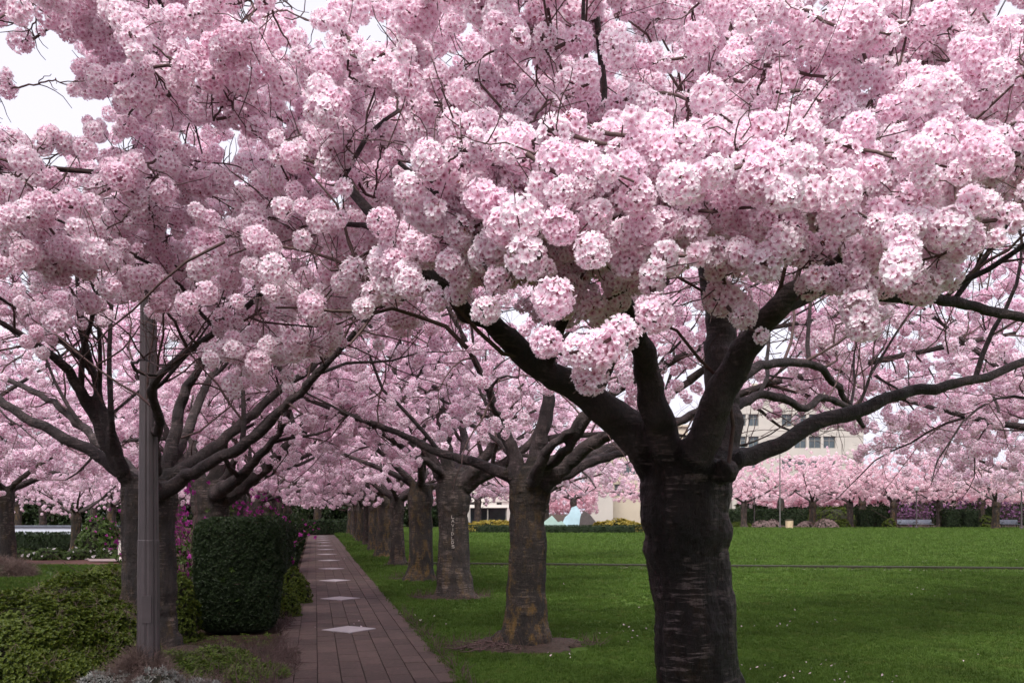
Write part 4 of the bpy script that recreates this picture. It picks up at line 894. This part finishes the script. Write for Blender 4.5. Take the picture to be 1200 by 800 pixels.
T2_trunk = [(614, 759, 10.8, 96), (614, 748, 10.8, 68), (615, 725, 10.8, 54), (616, 690, 10.8, 48), (618, 640, 10.8, 44), (619, 602, 10.8, 42), (620, 586, 10.8, 47), (621, 570, 10.8, 46), (622, 555, 10.8, 38)]
T2_limbs = [[(a, b, c, d * .85) for a, b, c, d in L] for L in [
    [(632, 572, 10.7, 30), (656, 551, 10.6, 23), (690, 522, 10.4, 19), (730, 500, 10.2, 15), (800, 450, 10, 11), (900, 380, 9.9, 7)],
    [(622, 570, 10.8, 32), (630, 530, 10.8, 25), (640, 480, 10.8, 19), (650, 420, 10.9, 13), (655, 330, 11, 8)],
    [(611, 572, 10.7, 26), (601, 530, 10.7, 19), (586, 490, 10.6, 14), (560, 430, 10.3, 9), (520, 350, 10, 6)],
    [(628, 572, 11, 24), (680, 540, 11.8, 15), (760, 505, 12.4, 12), (880, 460, 12.8, 10), (1000, 430, 13, 8), (1130, 400, 13, 5)],
    [(622, 568, 10.6, 20), (650, 520, 10, 13), (720, 460, 9.6, 10), (840, 400, 9.4, 8), (980, 370, 9.4, 5)],
    [(616, 565, 11, 20), (592, 520, 12, 13), (560, 450, 12.8, 7)],
    [(632, 566, 11.2, 20), (740, 520, 11.6, 12), (900, 450, 11.4, 10), (1040, 420, 11, 8), (1190, 390, 10.8, 5)]]]
LOW2 = ([300, 450, 540, 600, 640, 700, 760, 850, 900, 1000, 1100, 1200, 1400], [520, 530, 560, 500, 480, 495, 505, 455, 475, 520, 560, 570, 580])
keep2 = curve_keep(*LOW2, holes=SKY + [(880, 372, 925, 420)], soft=26, fade=110)
build_tree(T2_trunk, T2_limbs, 33, 'second cherry tree right of the path, orange lichen low on its trunk', keep=keep2, g=g_mid, voxel=.02, rad_max=6.6, zmin=1.85, extra=3, pom=(.9, 1.35), pom_step=.1)

T3_trunk = [(534, 703, 16.8, 64), (534, 695, 16.8, 48), (533, 670, 16.8, 40), (532, 630, 16.8, 37), (531, 600, 16.8, 37), (532, 588, 16.8, 42), (531, 572, 16.8, 38), (530, 556, 16.8, 32)]
T3_limbs = [
    [(538, 574, 16.8, 22), (560, 561, 16.6, 17), (600, 537, 16.4, 12), (640, 500, 16.2, 7)], [(540, 568, 16.7, 20), (565, 540, 16.4, 14), (590, 500, 16.6, 9), (615, 440, 16.6, 5)],
    [(528, 566, 16.9, 18), (522, 520, 17, 15), (515, 470, 17, 12), (512, 390, 17, 6)], [(524, 566, 16.7, 16), (500, 530, 16.8, 12), (475, 480, 16.6, 8), (455, 410, 16.4, 4)],
    [(532, 566, 17.2, 18), (545, 520, 18.5, 11), (530, 450, 19.5, 6)]]
t3 = build_tree(T3_trunk, T3_limbs, 44, 'third cherry tree right of the path, pale letters scratched down its trunk', g=g_mid, voxel=.025, mat_t=M_BARK2, rad_max=5.5, zmin=2.15, extra=2, pom=(.95, 1.4), keep=curve_keep([300, 480, 520, 560, 600, 640, 720, 900], [545, 555, 540, 560, 560, 600, 600, 600], soft=20, fade=80))
# scratched letters: short pale strokes standing in a column on the bark
M_SCR = plain('pale_scratch', (0.34, 0.30, 0.27), 0.9)
mb = MB(); strokes = {'L': [(0, 1, 0, 0), (0, 0, .6, 0)], 'D': [(0, 0, 0, 1), (0, 1, .5, .7), (.5, .7, .5, .3), (.5, .3, 0, 0)], 'A': [(0, 0, .3, 1), (.3, 1, .6, 0), (.15, .4, .45, .4)], 'V': [(0, 1, .3, 0), (.3, 0, .6, 1)], 'I': [(.3, 0, .3, 1)], 'S': [(.6, .9, .1, .9), (.1, .9, .1, .5), (.1, .5, .6, .5), (.6, .5, .6, .1), (.6, .1, 0, .1)]}
cw = W(532, 600, 16.8) - np.array(t3.location); cw[2] = 0
for q, ch in enumerate('LAVIDLDS'):
    zc = EYE - (607 + q * 5 - HOR) / F_PX * 16.5
    for (x0, y0, x1, y1) in strokes[ch]:
        def pt(x, y):
            ang = (x - .3) * .25; rr = .318 + .004 * y; d = -FW * math.cos(ang) * rr + RT * (math.sin(ang) * rr); return cw + d + UP * (zc + y * .06) 
        a, b = pt(x0, y0), pt(x1, y1); mb.tube([a, (a + b) / 2, b], [.005, .006, .005], 4)
mb.build('scratched_letters', M_SCR, t3)

TL2_trunk = [(247, 710, 15.4, 60), (247, 690, 15.4, 44), (247, 640, 15.4, 40), (246, 600, 15.4, 40), (246, 585, 15.4, 42), (246, 568, 15.4, 36)]
TL2_limbs = [[(255, 590, 15.4, 22), (300, 557, 15.3, 15), (340, 520, 15, 12), (375, 486, 14.8, 9), (415, 452, 14.6, 6)], [(238, 585, 15.4, 20), (215, 545, 15.3, 14), (190, 500, 15, 10), (160, 440, 15, 6)],
             [(246, 575, 15.4, 22), (262, 530, 15.6, 15), (285, 480, 15.8, 11), (300, 410, 16, 6)], [(244, 578, 15.6, 18), (225, 530, 16, 12), (228, 460, 16.4, 7)], [(250, 580, 15.2, 18), (290, 550, 14.4, 12), (330, 500, 13.6, 8), (350, 440, 13, 5)]]
build_tree(TL2_trunk, TL2_limbs, 55, 'second cherry tree left of the path, forked behind the nearest yew block', g=g_mid, voxel=.025, mat_t=M_BARK2, rad_max=5.4, zmin=2.2, extra=2, pom=(.95, 1.4),
           keep=curve_keep([-200, 0, 100, 200, 330, 420, 600], [560, 540, 540, 560, 570, 560, 560], holes=SKY, soft=20, fade=80))

# ------------------------------------------------------------ tree kinds repeated down the rows
def proto(seed, label, h=1.75, rad=.25, lean=0.0, g=g_mid, mat=M_BARK, n=6, **kw):
    z = np.array([-.03, .06, .25, .6, 1.1, 1.5, h - .05, h + .15, h + .3]); q = np.array([1.75, 1.35, 1.08, .98, .93, .95, 1.1, .95, .75]) * rad
    P = np.c_[lean * z, 0.02 * np.sin(z * 3), z]
    return build_tree((P, q), [], seed, label, g=g, voxel=.035, mat_t=mat, extra=n, extra_len=(3.6, 4.7), dens=kw.pop('dens', .85), **kw)
pr = [proto(61, 'x', pom=(1.0, 1.5), zmin=1.95, rad=.26, lean=.03), proto(62, 'x', pom=(1.0, 1.5), zmin=2.0, rad=.22, mat=M_BARK2), proto(63, 'x', pom=(1.0, 1.5), zmin=1.9, rad=.25, lean=-.02)]
pf_ = [proto(64, 'x', g=g_far, ter_step=.42, pom_step=.2, sec_step=.5, pom=(.9, 1.5), zmin=2.1, rad=.27, n=7), proto(65, 'x', g=g_far, ter_step=.42, pom_step=.2, sec_step=.5, pom=(.9, 1.5), zmin=2.2, rad=.24, mat=M_BARK2, n=6)]
used = set()
def place(p, loc, rz, s, label, group=None):
    o = p if p.name not in used else copy_tree(p)
    used.add(o.name); o.location = (loc[0], loc[1], 0); o.rotation_euler = (0, 0, rz); o.scale = (s, s, s)
    for k in ('group',):
        if k in o.keys(): del o[k]
    tag(o, label, 'tree', group); return o
num = ['first', 'second', 'third', 'fourth', 'fifth', 'sixth', 'seventh', 'eighth', 'ninth', 'tenth', 'eleventh', 'twelfth', 'thirteenth']
r = np.random.default_rng(77)
right = [(2.40, 20.9, 0, 1.1, 'fourth cherry tree right of the path, stout dark trunk leaning with a wide foot'), (2.42, 27.0, 1, 1.0, 'fifth cherry tree right of the path, with a pale grey trunk'), (2.42, 32.0, 2, 1.15, None), (2.45, 37.5, 0, 1.05, None), (2.45, 43, 1, 1, None), (2.4, 48.5, 2, 1, None), (2.5, 54, 0, 1, None), (2.5, 59.5, 1, 1, None), (2.5, 65, 2, 1, None)]
for i, (x, y, k, s, lab) in enumerate(right):
    place(pr[k], (x, y), r.uniform(0, 6.3), s, lab or '%s cherry tree in the row right of the brick path' % num[i + 3], 'cherry trees right of the path')
for i in range(8):
    place(pr[(i + 1) % 3], (-1.75, 21.6 + i * 5.7), r.uniform(0, 6.3), r.uniform(.95, 1.08), '%s cherry tree in the row left of the brick path' % num[i + 2], 'cherry trees left of the path')
# garden trees at far left
for i, (px, D, k, s, lab) in enumerate([(8, 27, 1, 1.15, 'thick trunked cherry tree at the photo edge beyond the small lawn'), (88, 36, 0, .78, 'slim young cherry tree behind the flower bed'), (-60, 19, 2, 1.1, 'cherry tree whose boughs enter at the photo edge above the small lawn'),
        (50, 52, 1, 1.0, 'cherry tree above the long low pale wall'), (130, 50, 2, 1.0, 'cherry tree behind the round green bush with magenta flowers'), (-20, 60, 0, 1.1, 'distant cherry tree past the thick trunk at the photo edge'), (200, 44, 0, 1.05, 'cherry tree glimpsed between the lamp post and the nearest yew block')]):
    p = GD(px, D); place(pr[k], p, r.uniform(0, 6.3), s, lab, 'garden cherry trees')
place(pr[2], GD(624, 30), 1.0, 1.0, 'cherry tree hidden behind the lichened second trunk, low curtain of blossom', None)
for (px, D, k, lab) in [(-190, 13.5, 1, 'cherry tree outside the left photo edge, boughs above the azalea bushes'), (1345, 20, 0, 'cherry tree outside the right photo edge, boughs above the distant benches'), (1500, 15.5, 1, 'cherry tree farthest outside the right photo edge'), (-130, 26, 0, 'cherry tree outside the left photo edge behind the thick trunk')]:
    place(pr[k], GD(px, D), r.uniform(0, 6.3), 1.08, lab)
# row across the lawn
far = [(640, 96, 0, 'pink cherry tree above the pale blue sculpture across the lawn'), (672, 106, 1, 'pink cherry tree rising behind the pale blue peak across the lawn'), (765, 98, 0, 'pink cherry tree hidden partly by the nearest dark trunk'), (872, 95, 1, 'pink cherry tree across the lawn just right of the nearest trunk'),
       (952, 92, 0, 'pink cherry tree across the lawn behind the tall pole and litter bin'), (996, 92, 1, 'pink cherry tree across the lawn next to the first pair of clipped blocks'), (1047, 92, 0, 'pink cherry tree across the lawn just before the first bench'), (1101, 92, 1, 'pink cherry tree across the lawn beside the second pair of clipped blocks'),
       (1167, 84, 0, 'nearest stout tree across the lawn with reddish flared foot'), (1240, 92, 1, 'pink cherry tree across the lawn at the photo edge'), (1310, 92, 0, 'pink cherry tree across the lawn outside the photo edge'), (915, 108, 1, 'pink cherry tree behind the tall pole, second row'), (1010, 108, 0, 'pink cherry tree in the second row behind the clipped blocks'), (1080, 110, 1, 'pink cherry tree in the second row behind the benches'), (1150, 106, 0, 'pink cherry tree in the second row behind the stout tree'), (1215, 108, 1, 'second row cherry tree at the photo edge'),
       (590, 120, 0, 'distant cherry tree beside the white entrance building'), (560, 100, 1, 'distant cherry tree left of the white entrance building'),
       (20, 78, 0, 'far cherry tree filling the gap above the long pale wall'), (110, 84, 1, 'far cherry tree above the round dark green bush'), (210, 80, 0, 'far cherry tree glimpsed left of the nearest yew block'), (-50, 85, 1, 'far cherry tree past the thick trunk at the photo edge'), (372, 82, 0, 'cherry tree straight behind the hedge that closes the path'), (330, 90, 1, 'far cherry tree left of the end of the path'), (420, 90, 1, 'far cherry tree right of the end of the path')]
for px, D, k, lab in far:
    p = GD(px, D); place(pf_[k], p, r.uniform(0, 6.3), 1.35 if D < 100 else 1.6, lab, 'cherry trees across the lawn')

#@@FAR
# ------------------------------------------------------------ far side of the lawn
rzf = -YAW
def fl(px, D, z=0): return GD(px, D, z)
for i, (px, D, w, h, lab) in enumerate([(1013, 92, 1.45, 1.75, 'clipped dark block across the lawn, wider one of the first pair'), (1030, 93, 1.15, 1.65, 'clipped dark block across the lawn, narrower one of the first pair'), (1114, 91, 1.5, 1.85, 'clipped dark block across the lawn, first of the second pair'), (1136, 91, 1.6, 1.9, 'clipped dark block across the lawn, last of the second pair')]):
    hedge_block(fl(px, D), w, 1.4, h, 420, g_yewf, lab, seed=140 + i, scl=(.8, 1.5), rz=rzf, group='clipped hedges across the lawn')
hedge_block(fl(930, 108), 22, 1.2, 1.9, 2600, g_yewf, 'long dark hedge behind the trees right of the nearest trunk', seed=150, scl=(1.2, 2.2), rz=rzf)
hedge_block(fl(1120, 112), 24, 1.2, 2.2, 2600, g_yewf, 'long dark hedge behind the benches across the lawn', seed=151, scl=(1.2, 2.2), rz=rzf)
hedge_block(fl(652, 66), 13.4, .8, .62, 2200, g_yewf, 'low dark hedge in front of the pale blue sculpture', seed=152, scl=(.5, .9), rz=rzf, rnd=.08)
for i, (px, D, rx, h, lab) in enumerate([(577, 70, 2.4, 1.05, 'yellow flowering bed before the white entrance building'), (722, 70, 2.4, 1.08, 'yellow flowering bed before the beige offices')]):
    shrub('flower_bed', fl(px, D), rx, .6, h, 500, g_yel, lab, 'flower bed', (.8, 1.4), 160 + i, rz=rzf)
M_PGREY = leafmat('pinkish_heath', (0.20, 0.14, 0.13), (0.30, 0.21, 0.20), None, .2)
g_heath = scatter_group('heath_clump', [rosette('heath_spray', 9, .16, .05, .6, M_PGREY, s) for s in (51, 52)])
g_gold = scatter_group('gold_clump', [rosette('gold_spray', 9, .16, .07, .6, M_AZ, s) for s in (53, 54)])
for i, (px, D, rx, h, g_, lab) in enumerate([(892, 90, .95, .75, g_heath, 'low pinkish grey shrub left of the tall pole across the lawn'), (905, 91, .9, .8, g_heath, 'low pinkish grey shrub touching the tall pole across the lawn'), (944, 90, .8, .7, g_heath, 'low pinkish grey shrub right of the litter bin'), (968, 89, 1.2, .95, g_heath, 'widest pinkish grey shrub across the lawn'),
        (988, 91, .7, .85, g_gold, 'small green shrub beside the second far trunk'), (1042, 91, .7, 1.0, g_gold, 'small green shrub right of the first pair of clipped blocks'), (1156, 92, .9, 1.3, g_gold, 'green shrub between the clipped block and the stout tree'), (867, 96, 1.3, .6, g_gold, 'low green shrub beside the nearest trunk across the lawn'), (975, 100, 3.0, 2.3, g_gold, 'dark green bushy mass behind the second far trunk')]):
    shrub('round_shrub', fl(px, D), rx, rx * .8, h, int(260 * rx), g_, lab, 'shrub', (.7, 1.2), 170 + i)
for i, (px, D, lab) in enumerate([(1085, 100, 'purple flowering shrub above the benches across the lawn'), (1125, 102, 'purple flowering shrub behind the second pair of clipped blocks'), (1062, 103, 'purple flowering shrub right of the green shrub across the lawn'), (1185, 98, 'purple flowering shrub at the photo edge across the lawn')]):
    loose_shrub(fl(px, D), 1.6, 3.3, 190, 170, lab, 190 + i, grp=g_pur, fs=(3, 5))
# benches
M_BENCH = plain('blue_grey_bench', (0.16, 0.17, 0.21), .6)
def bench(loc, label):
    root = empty('park_bench', loc, rzf); tag(root, label, 'bench')
    for k in range(4): MB().box((0, -.18 + k * .12, .45), (1.7, .09, .035)).build('slat', M_BENCH, root)
    for k in range(3): MB().box((0, .27 + k * .02, .58 + k * .13), (1.7, .03, .10)).build('backrest_slat', M_BENCH, root)
    for s in (-.7, .7):
        for y in (-.18, .22): MB().box((s, y, .215), (.06, .06, .43)).build('leg', M_DARK, root)
        MB().box((s, 0, .62), (.06, .5, .04)).build('armrest', M_DARK, root)
for px, D, lab in [(1063, 88, 'blue grey park bench left of the slim lamp pole across the lawn'), (1083, 88, 'blue grey park bench right of the slim lamp pole across the lawn'), (1184, 86, 'blue grey park bench beside the stout far tree')]:
    bench(fl(px, D), lab)
def pole(px, D, h, rad, label, lamp=True):
    root = empty('lamp_post', fl(px, D)); tag(root, label, 'lamp post')
    MB().tube([(0, 0, 0), (0, 0, h * .5), (0, 0, h)], [rad, rad * .85, rad * .7], 10).build('pole', plain('pole_paint', (.11, .10, .095), .6) if not lamp else M_POLE, root)
    MB().tube([(0, 0, 0), (0, 0, .25), (0, 0, .3)], [rad * 2, rad * 1.8, rad], 10).build('base', M_POLE, root)
    if lamp: MB().tube([(0, 0, h), (0, 0, h + .1), (0, 0, h + .35), (0, 0, h + .5)], [rad, .22, .26, .06], 12).build('lamp_head', M_SLAB, root)
pole(914, 86, 8.0, .07, 'tallest pole across the lawn, standing before the beige offices', False)
pole(1074, 86, 3.6, .07, 'slim lamp pole between the two benches'); pole(1197, 80, 3.8, .08, 'slim lamp pole at the photo edge by the stout tree'); pole(884, 98, 3.4, .06, 'slim lamp pole before the dark hedge near the largest trunk')
root = empty('litter_bin', fl(925, 87)); tag(root, 'cream coloured litter bin beside the tall pole', 'bin')
MB().tube([(0, 0, 0), (0, 0, .8), (0, 0, .82)], [.36, .38, .38], 14).build('body', plain('cream_bin', (.48, .38, .24), .6), root); MB().tube([(0, 0, .82), (0, 0, .9), (0, 0, .95)], [.4, .4, .2], 14).build('lid', M_DARK, root)

# pale blue angular sculpture with its brown cone
M_BLUE = plain('pale_blue_paint', (0.40, 0.54, 0.60), .5, .12, 1.5)
root = empty('play_sculpture', fl(655, 74), rzf); tag(root, 'pale blue angular sculpture with a sharp peak beyond the low hedge', 'sculpture')
def prism(name, prof, depth, y0, mat):
    n = len(prof); V = [(x, y0, z) for x, z in prof] + [(x * .92, y0 + depth, z * .8) for x, z in prof]; F = [tuple(range(n))[::-1], tuple(range(n, 2 * n))] + [(i, (i + 1) % n, (i + 1) % n + n, i + n) for i in range(n)]
    return obj(name, V, F, mat, root)
prism('peak', [(.1, 0), (2.1, 0), (2.0, .9), (1.75, 1.7), (1.45, 2.15), (1.05, 2.0), (.85, 1.5), (.5, 1.2)], 1.2, 0, M_BLUE)
prism('wave', [(-1.6, 0), (.9, 0), (.55, .55), (.2, .9), (-.1, .8), (-.6, 1.35), (-1.1, .95), (-1.5, .6)], 1.0, -.5, plain('pale_green_paint', (.34, .46, .42), .5, .12, 1.5))
prism('ledge', [(-3.2, 0), (-1.0, 0), (-1.3, .55), (-2.2, .75), (-3.2, .5)], 1.2, -.2, M_BLUE)
root = empty('brown_cone', fl(689, 72), rzf); tag(root, 'leaning brown cone beside the pale blue sculpture', 'sculpture')
prism('body', [(-.75, 0), (1.1, 0), (.75, .7), (.1, 1.5), (-.35, 1.75), (-.6, 1.3)], 1.2, 0, plain('brown_cone_cover', (.075, .06, .06), .8))

# buildings
M_CREAM = plain('cream_concrete', (0.45, 0.42, 0.375), .8, .06, .5); M_BEIGE = plain('beige_concrete', (0.46, 0.40, 0.31), .8, .08, .5); M_WHT = plain('white_render', (.72, .68, .62), .8, .05, .5)
M_GLASS = plain('window_glass', (.055, .075, .085), .12, .3, .8, .8); M_FRAME = plain('window_frame', (.20, .19, .17), .6)
def building(name, px0, px1, D, y_top, label, cols, rows, wall, depth=14, skip=(), z0row=None):
    """a real building: wall box with a grid of recessed windows; cols in pixels (x0, x1), rows in pixels (y0, y1)"""
    c = fl((px0 + px1) / 2, D); root = empty(name, c, rzf); tag(root, label, 'building'); k = D / F_PX
    Wd = (px1 - px0) * k; H = EYE + (HOR - y_top) * k; mx = (px0 + px1) / 2
    def X(px): return (px - mx) * k
    def Z(py): return EYE + (HOR - py) * k
    rs = sorted([(Z(b), Z(a)) for a, b in rows]); cs = sorted([(X(a), X(b)) for a, b in cols])
    mb = MB(); mb.box((0, depth / 2 + .3, H / 2), (Wd, depth, H)).build('wall', wall, root)
    zc = [0] + [z for r_ in rs for z in r_] + [H]; mb = MB()
    for i in range(0, len(zc), 2):                                  # bands between the window rows
        if zc[i + 1] > zc[i]: mb.box((0, .12, (zc[i] + zc[i + 1]) / 2), (Wd, .36, zc[i + 1] - zc[i]))
    mb.build('floor_band', wall, root); xc = [-Wd / 2] + [x for c_ in cs for x in c_] + [Wd / 2]; mb = MB()
    for (z0, z1) in rs:
        for i in range(0, len(xc), 2): mb.box(((xc[i] + xc[i + 1]) / 2, .15, (z0 + z1) / 2), (xc[i + 1] - xc[i], .30, z1 - z0))
    mb.build('pier', wall, root)
    for (z0, z1) in rs:
        for (x0, x1) in cs:
            w = MB(); cx, cz, a, h = (x0 + x1) / 2, (z0 + z1) / 2, x1 - x0, z1 - z0
            for q in (-.5, 0, .5): w.box((cx + q * (a - .1), .2, cz), (.1, .08, h - .004))
            for q in (-.5, .16, .5): w.box((cx, .205, cz + q * (h - .1)), (a - .2, .06, .09))
            f = w.build('window', M_FRAME, root); MB().box((cx, .262, cz), (a - .01, .03, h - .01)).build('pane', M_GLASS, f)
    MB().box((0, depth / 2, H + .15), (Wd + .5, depth + .7, .3)).build('roof', M_BEIGE, root); return root
building('office_building', 858, 1012, 140, 452, 'beige office block with window rows right of the nearest trunk', [(862, 874), (877, 889), (916, 928), (931, 945), (948, 962), (965, 979)], [(485, 499), (511, 525), (537, 551), (563, 577)], M_CREAM)
building('office_building', 716, 806, 132, 500, 'beige office block with dark windows just left of the nearest trunk', [(720, 728), (731, 745), (749, 763)], [(514, 527), (542, 556), (567, 581)], M_BEIGE)
if False: building('office_building', 1012, 1230, 150, 505, 'pale office block glimpsed behind the right hand crowns', [(1020 + 22 * i, 1036 + 22 * i) for i in range(9)], [(520, 532), (545, 557), (570, 582)], M_BEIGE)
building('entrance_building', 546, 604, 118, 570, 'white entrance building seen between the second and third trunks', [(550, 556), (566, 572), (582, 588)], [(577, 582), (588, 592)], M_WHT)
root = empty('entrance_canopy', fl(572, 112), rzf); tag(root, 'flat white canopy over the dark glazed entrance doors', 'canopy')
MB().box((0, 0, 2.35), (5.2, 4, .35)).build('roof', M_WHT, root); 
for q in (-2.3, 0, 2.3): MB().box((q, -1.7, 1.08), (.16, .16, 2.16)).build('post', M_FRAME, root)
MB().box((0, 1.2, 1.08), (4.6, .1, 2.15)).build('pane', M_GLASS, root)
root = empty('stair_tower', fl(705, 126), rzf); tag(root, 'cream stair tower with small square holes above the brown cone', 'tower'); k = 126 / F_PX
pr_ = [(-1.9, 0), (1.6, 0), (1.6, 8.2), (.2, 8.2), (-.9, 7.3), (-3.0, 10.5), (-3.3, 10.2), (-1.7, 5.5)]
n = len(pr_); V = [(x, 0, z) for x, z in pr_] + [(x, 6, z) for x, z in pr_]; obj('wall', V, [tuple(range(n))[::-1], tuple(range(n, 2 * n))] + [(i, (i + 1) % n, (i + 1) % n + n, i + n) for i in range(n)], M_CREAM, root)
for (x, z) in [(-.9, 5.3), (.5, 4.7), (-.5, 4.2), (.2, 6.3), (-1.2, 2.9)]: MB().box((x, -.02, z), (.34, .06, .34)).build('hole_shade', M_DARK, root)  # dark blocks on the wall face paint the shade inside the holes

# ------------------------------------------------------------ left garden
hedge_block(fl(40, 38), 6.2, .9, .72, 1500, g_yewf, 'low dark hedge before the long pale wall', seed=200, scl=(.5, .9), rz=rzf, rnd=.08)
mb = MB().box((0, 0, .42), (9.5, .25, .84)); root = empty('garden_wall', fl(30, 46), rzf); tag(root, 'long low pale blue white wall behind the dark hedge', 'wall')
mb.build('wall', plain('pale_blue_render', (.52, .55, .62), .7, .08, 1), root); MB().box((0, 0, .89), (9.7, .4, .09)).build('coping', plain('dark_coping', (.10, .11, .14), .6), root)
shrub('round_shrub', fl(116, 34), .85, .8, 1.45, 900, g_leaf, 'round dark green bush beside the slim young cherry trunk', seed=201, scl=(.9, 1.6), extra=[(g_mag, 60, (1, 1.8), 'flowers')])
for i, (px, lab) in enumerate([(25, 'leafy bed clump with white flowers nearest the thick trunk'), (60, 'leafy bed clump with white flowers in the middle of the bed'), (95, 'leafy bed clump with white flowers under the slim trunk'), (128, 'leafy bed clump with white flowers next to the white post')]):
    shrub('bed_plant', fl(px, 30.5), .6, .45, .38, 420, g_leaf, lab, 'plant', (.6, 1.0), 210 + i, extra=[(g_wht, 14, (1.0, 1.8), 'flowers')], group='white flowered plants in the bed')
sheet('flower_bed_soil', [fl(-80, 27), fl(150, 27), fl(150, 31.5), fl(-80, 31.5)], .006, plain('red_mulch', (.085, .032, .022), .95, .4, 10), 1.0, .03)
sheet('lawn', [fl(-200, 31.8), fl(170, 31.8), fl(170, 37), fl(-200, 37)], .004, M_LAWN, 1.0)
sheet('garden_path', [fl(105, 28.6), fl(150, 28.6), fl(150, 30.2), fl(100, 30.2)], .045, plain('pink_path', (.30, .22, .21), .8), 1.0)
root = empty('garden_post', fl(142, 29)); tag(root, 'short white post at the edge of the flower bed', 'post')
MB().box((0, 0, .32), (.16, .16, .64)).build('shaft', M_WHT, root); MB().box((0, 0, .67), (.2, .2, .06), taper=.6).build('cap', plain('post_cap', (.25, .2, .2), .7), root)
shrub('round_shrub', fl(5, 22), .7, .6, .38, 500, g_brush, 'low brown bare shrub at the foot of the thick far left trunk', seed=220, scl=(1, 1.6))
# distant band of blossom and shrubbery beyond the lawn and behind the rows
def band(name, px0, px1, D0, D1, z0, z1, n, grp, scl):
    D = rng.uniform(D0, D1, n); px = rng.uniform(px0, px1, n); P = FW[None] * D[:, None] + RT[None] * ((px - 600) / F_PX * D)[:, None]
    top = z1 * (1 + .25 * vnoise(np.c_[px / 40, px * 0, px * 0], 1.0, 3)); P[:, 2] = z0 + (top - z0) * rng.random(n) ** .8
    return scatter(name, P, rng.uniform(-PI, PI, (n, 3)), rng.uniform(*scl, n), grp)
band('distant_blossom', 865, 1260, 112, 122, 2.2, 5.2, 5500, g_far, (1.6, 3.0)); band('distant_shrubbery', 865, 1260, 112, 116, 0, 2.6, 5500, g_yewf, (3, 6))
band('distant_blossom', -120, 535, 96, 104, 2.0, 6.5, 7000, g_far, (1.5, 2.8)); band('distant_shrubbery', -120, 535, 94, 98, 0, 2.6, 8000, g_yewf, (3, 5))
band('distant_blossom', 600, 700, 112, 118, 1.4, 5.0, 1500, g_far, (1.2, 2.2))
# ground beyond the lawn
sheet('far_bed', [fl(372, 92.2), fl(1500, 92.2), fl(1500, 160), fl(372, 160)], .000, M_SOIL, 6)
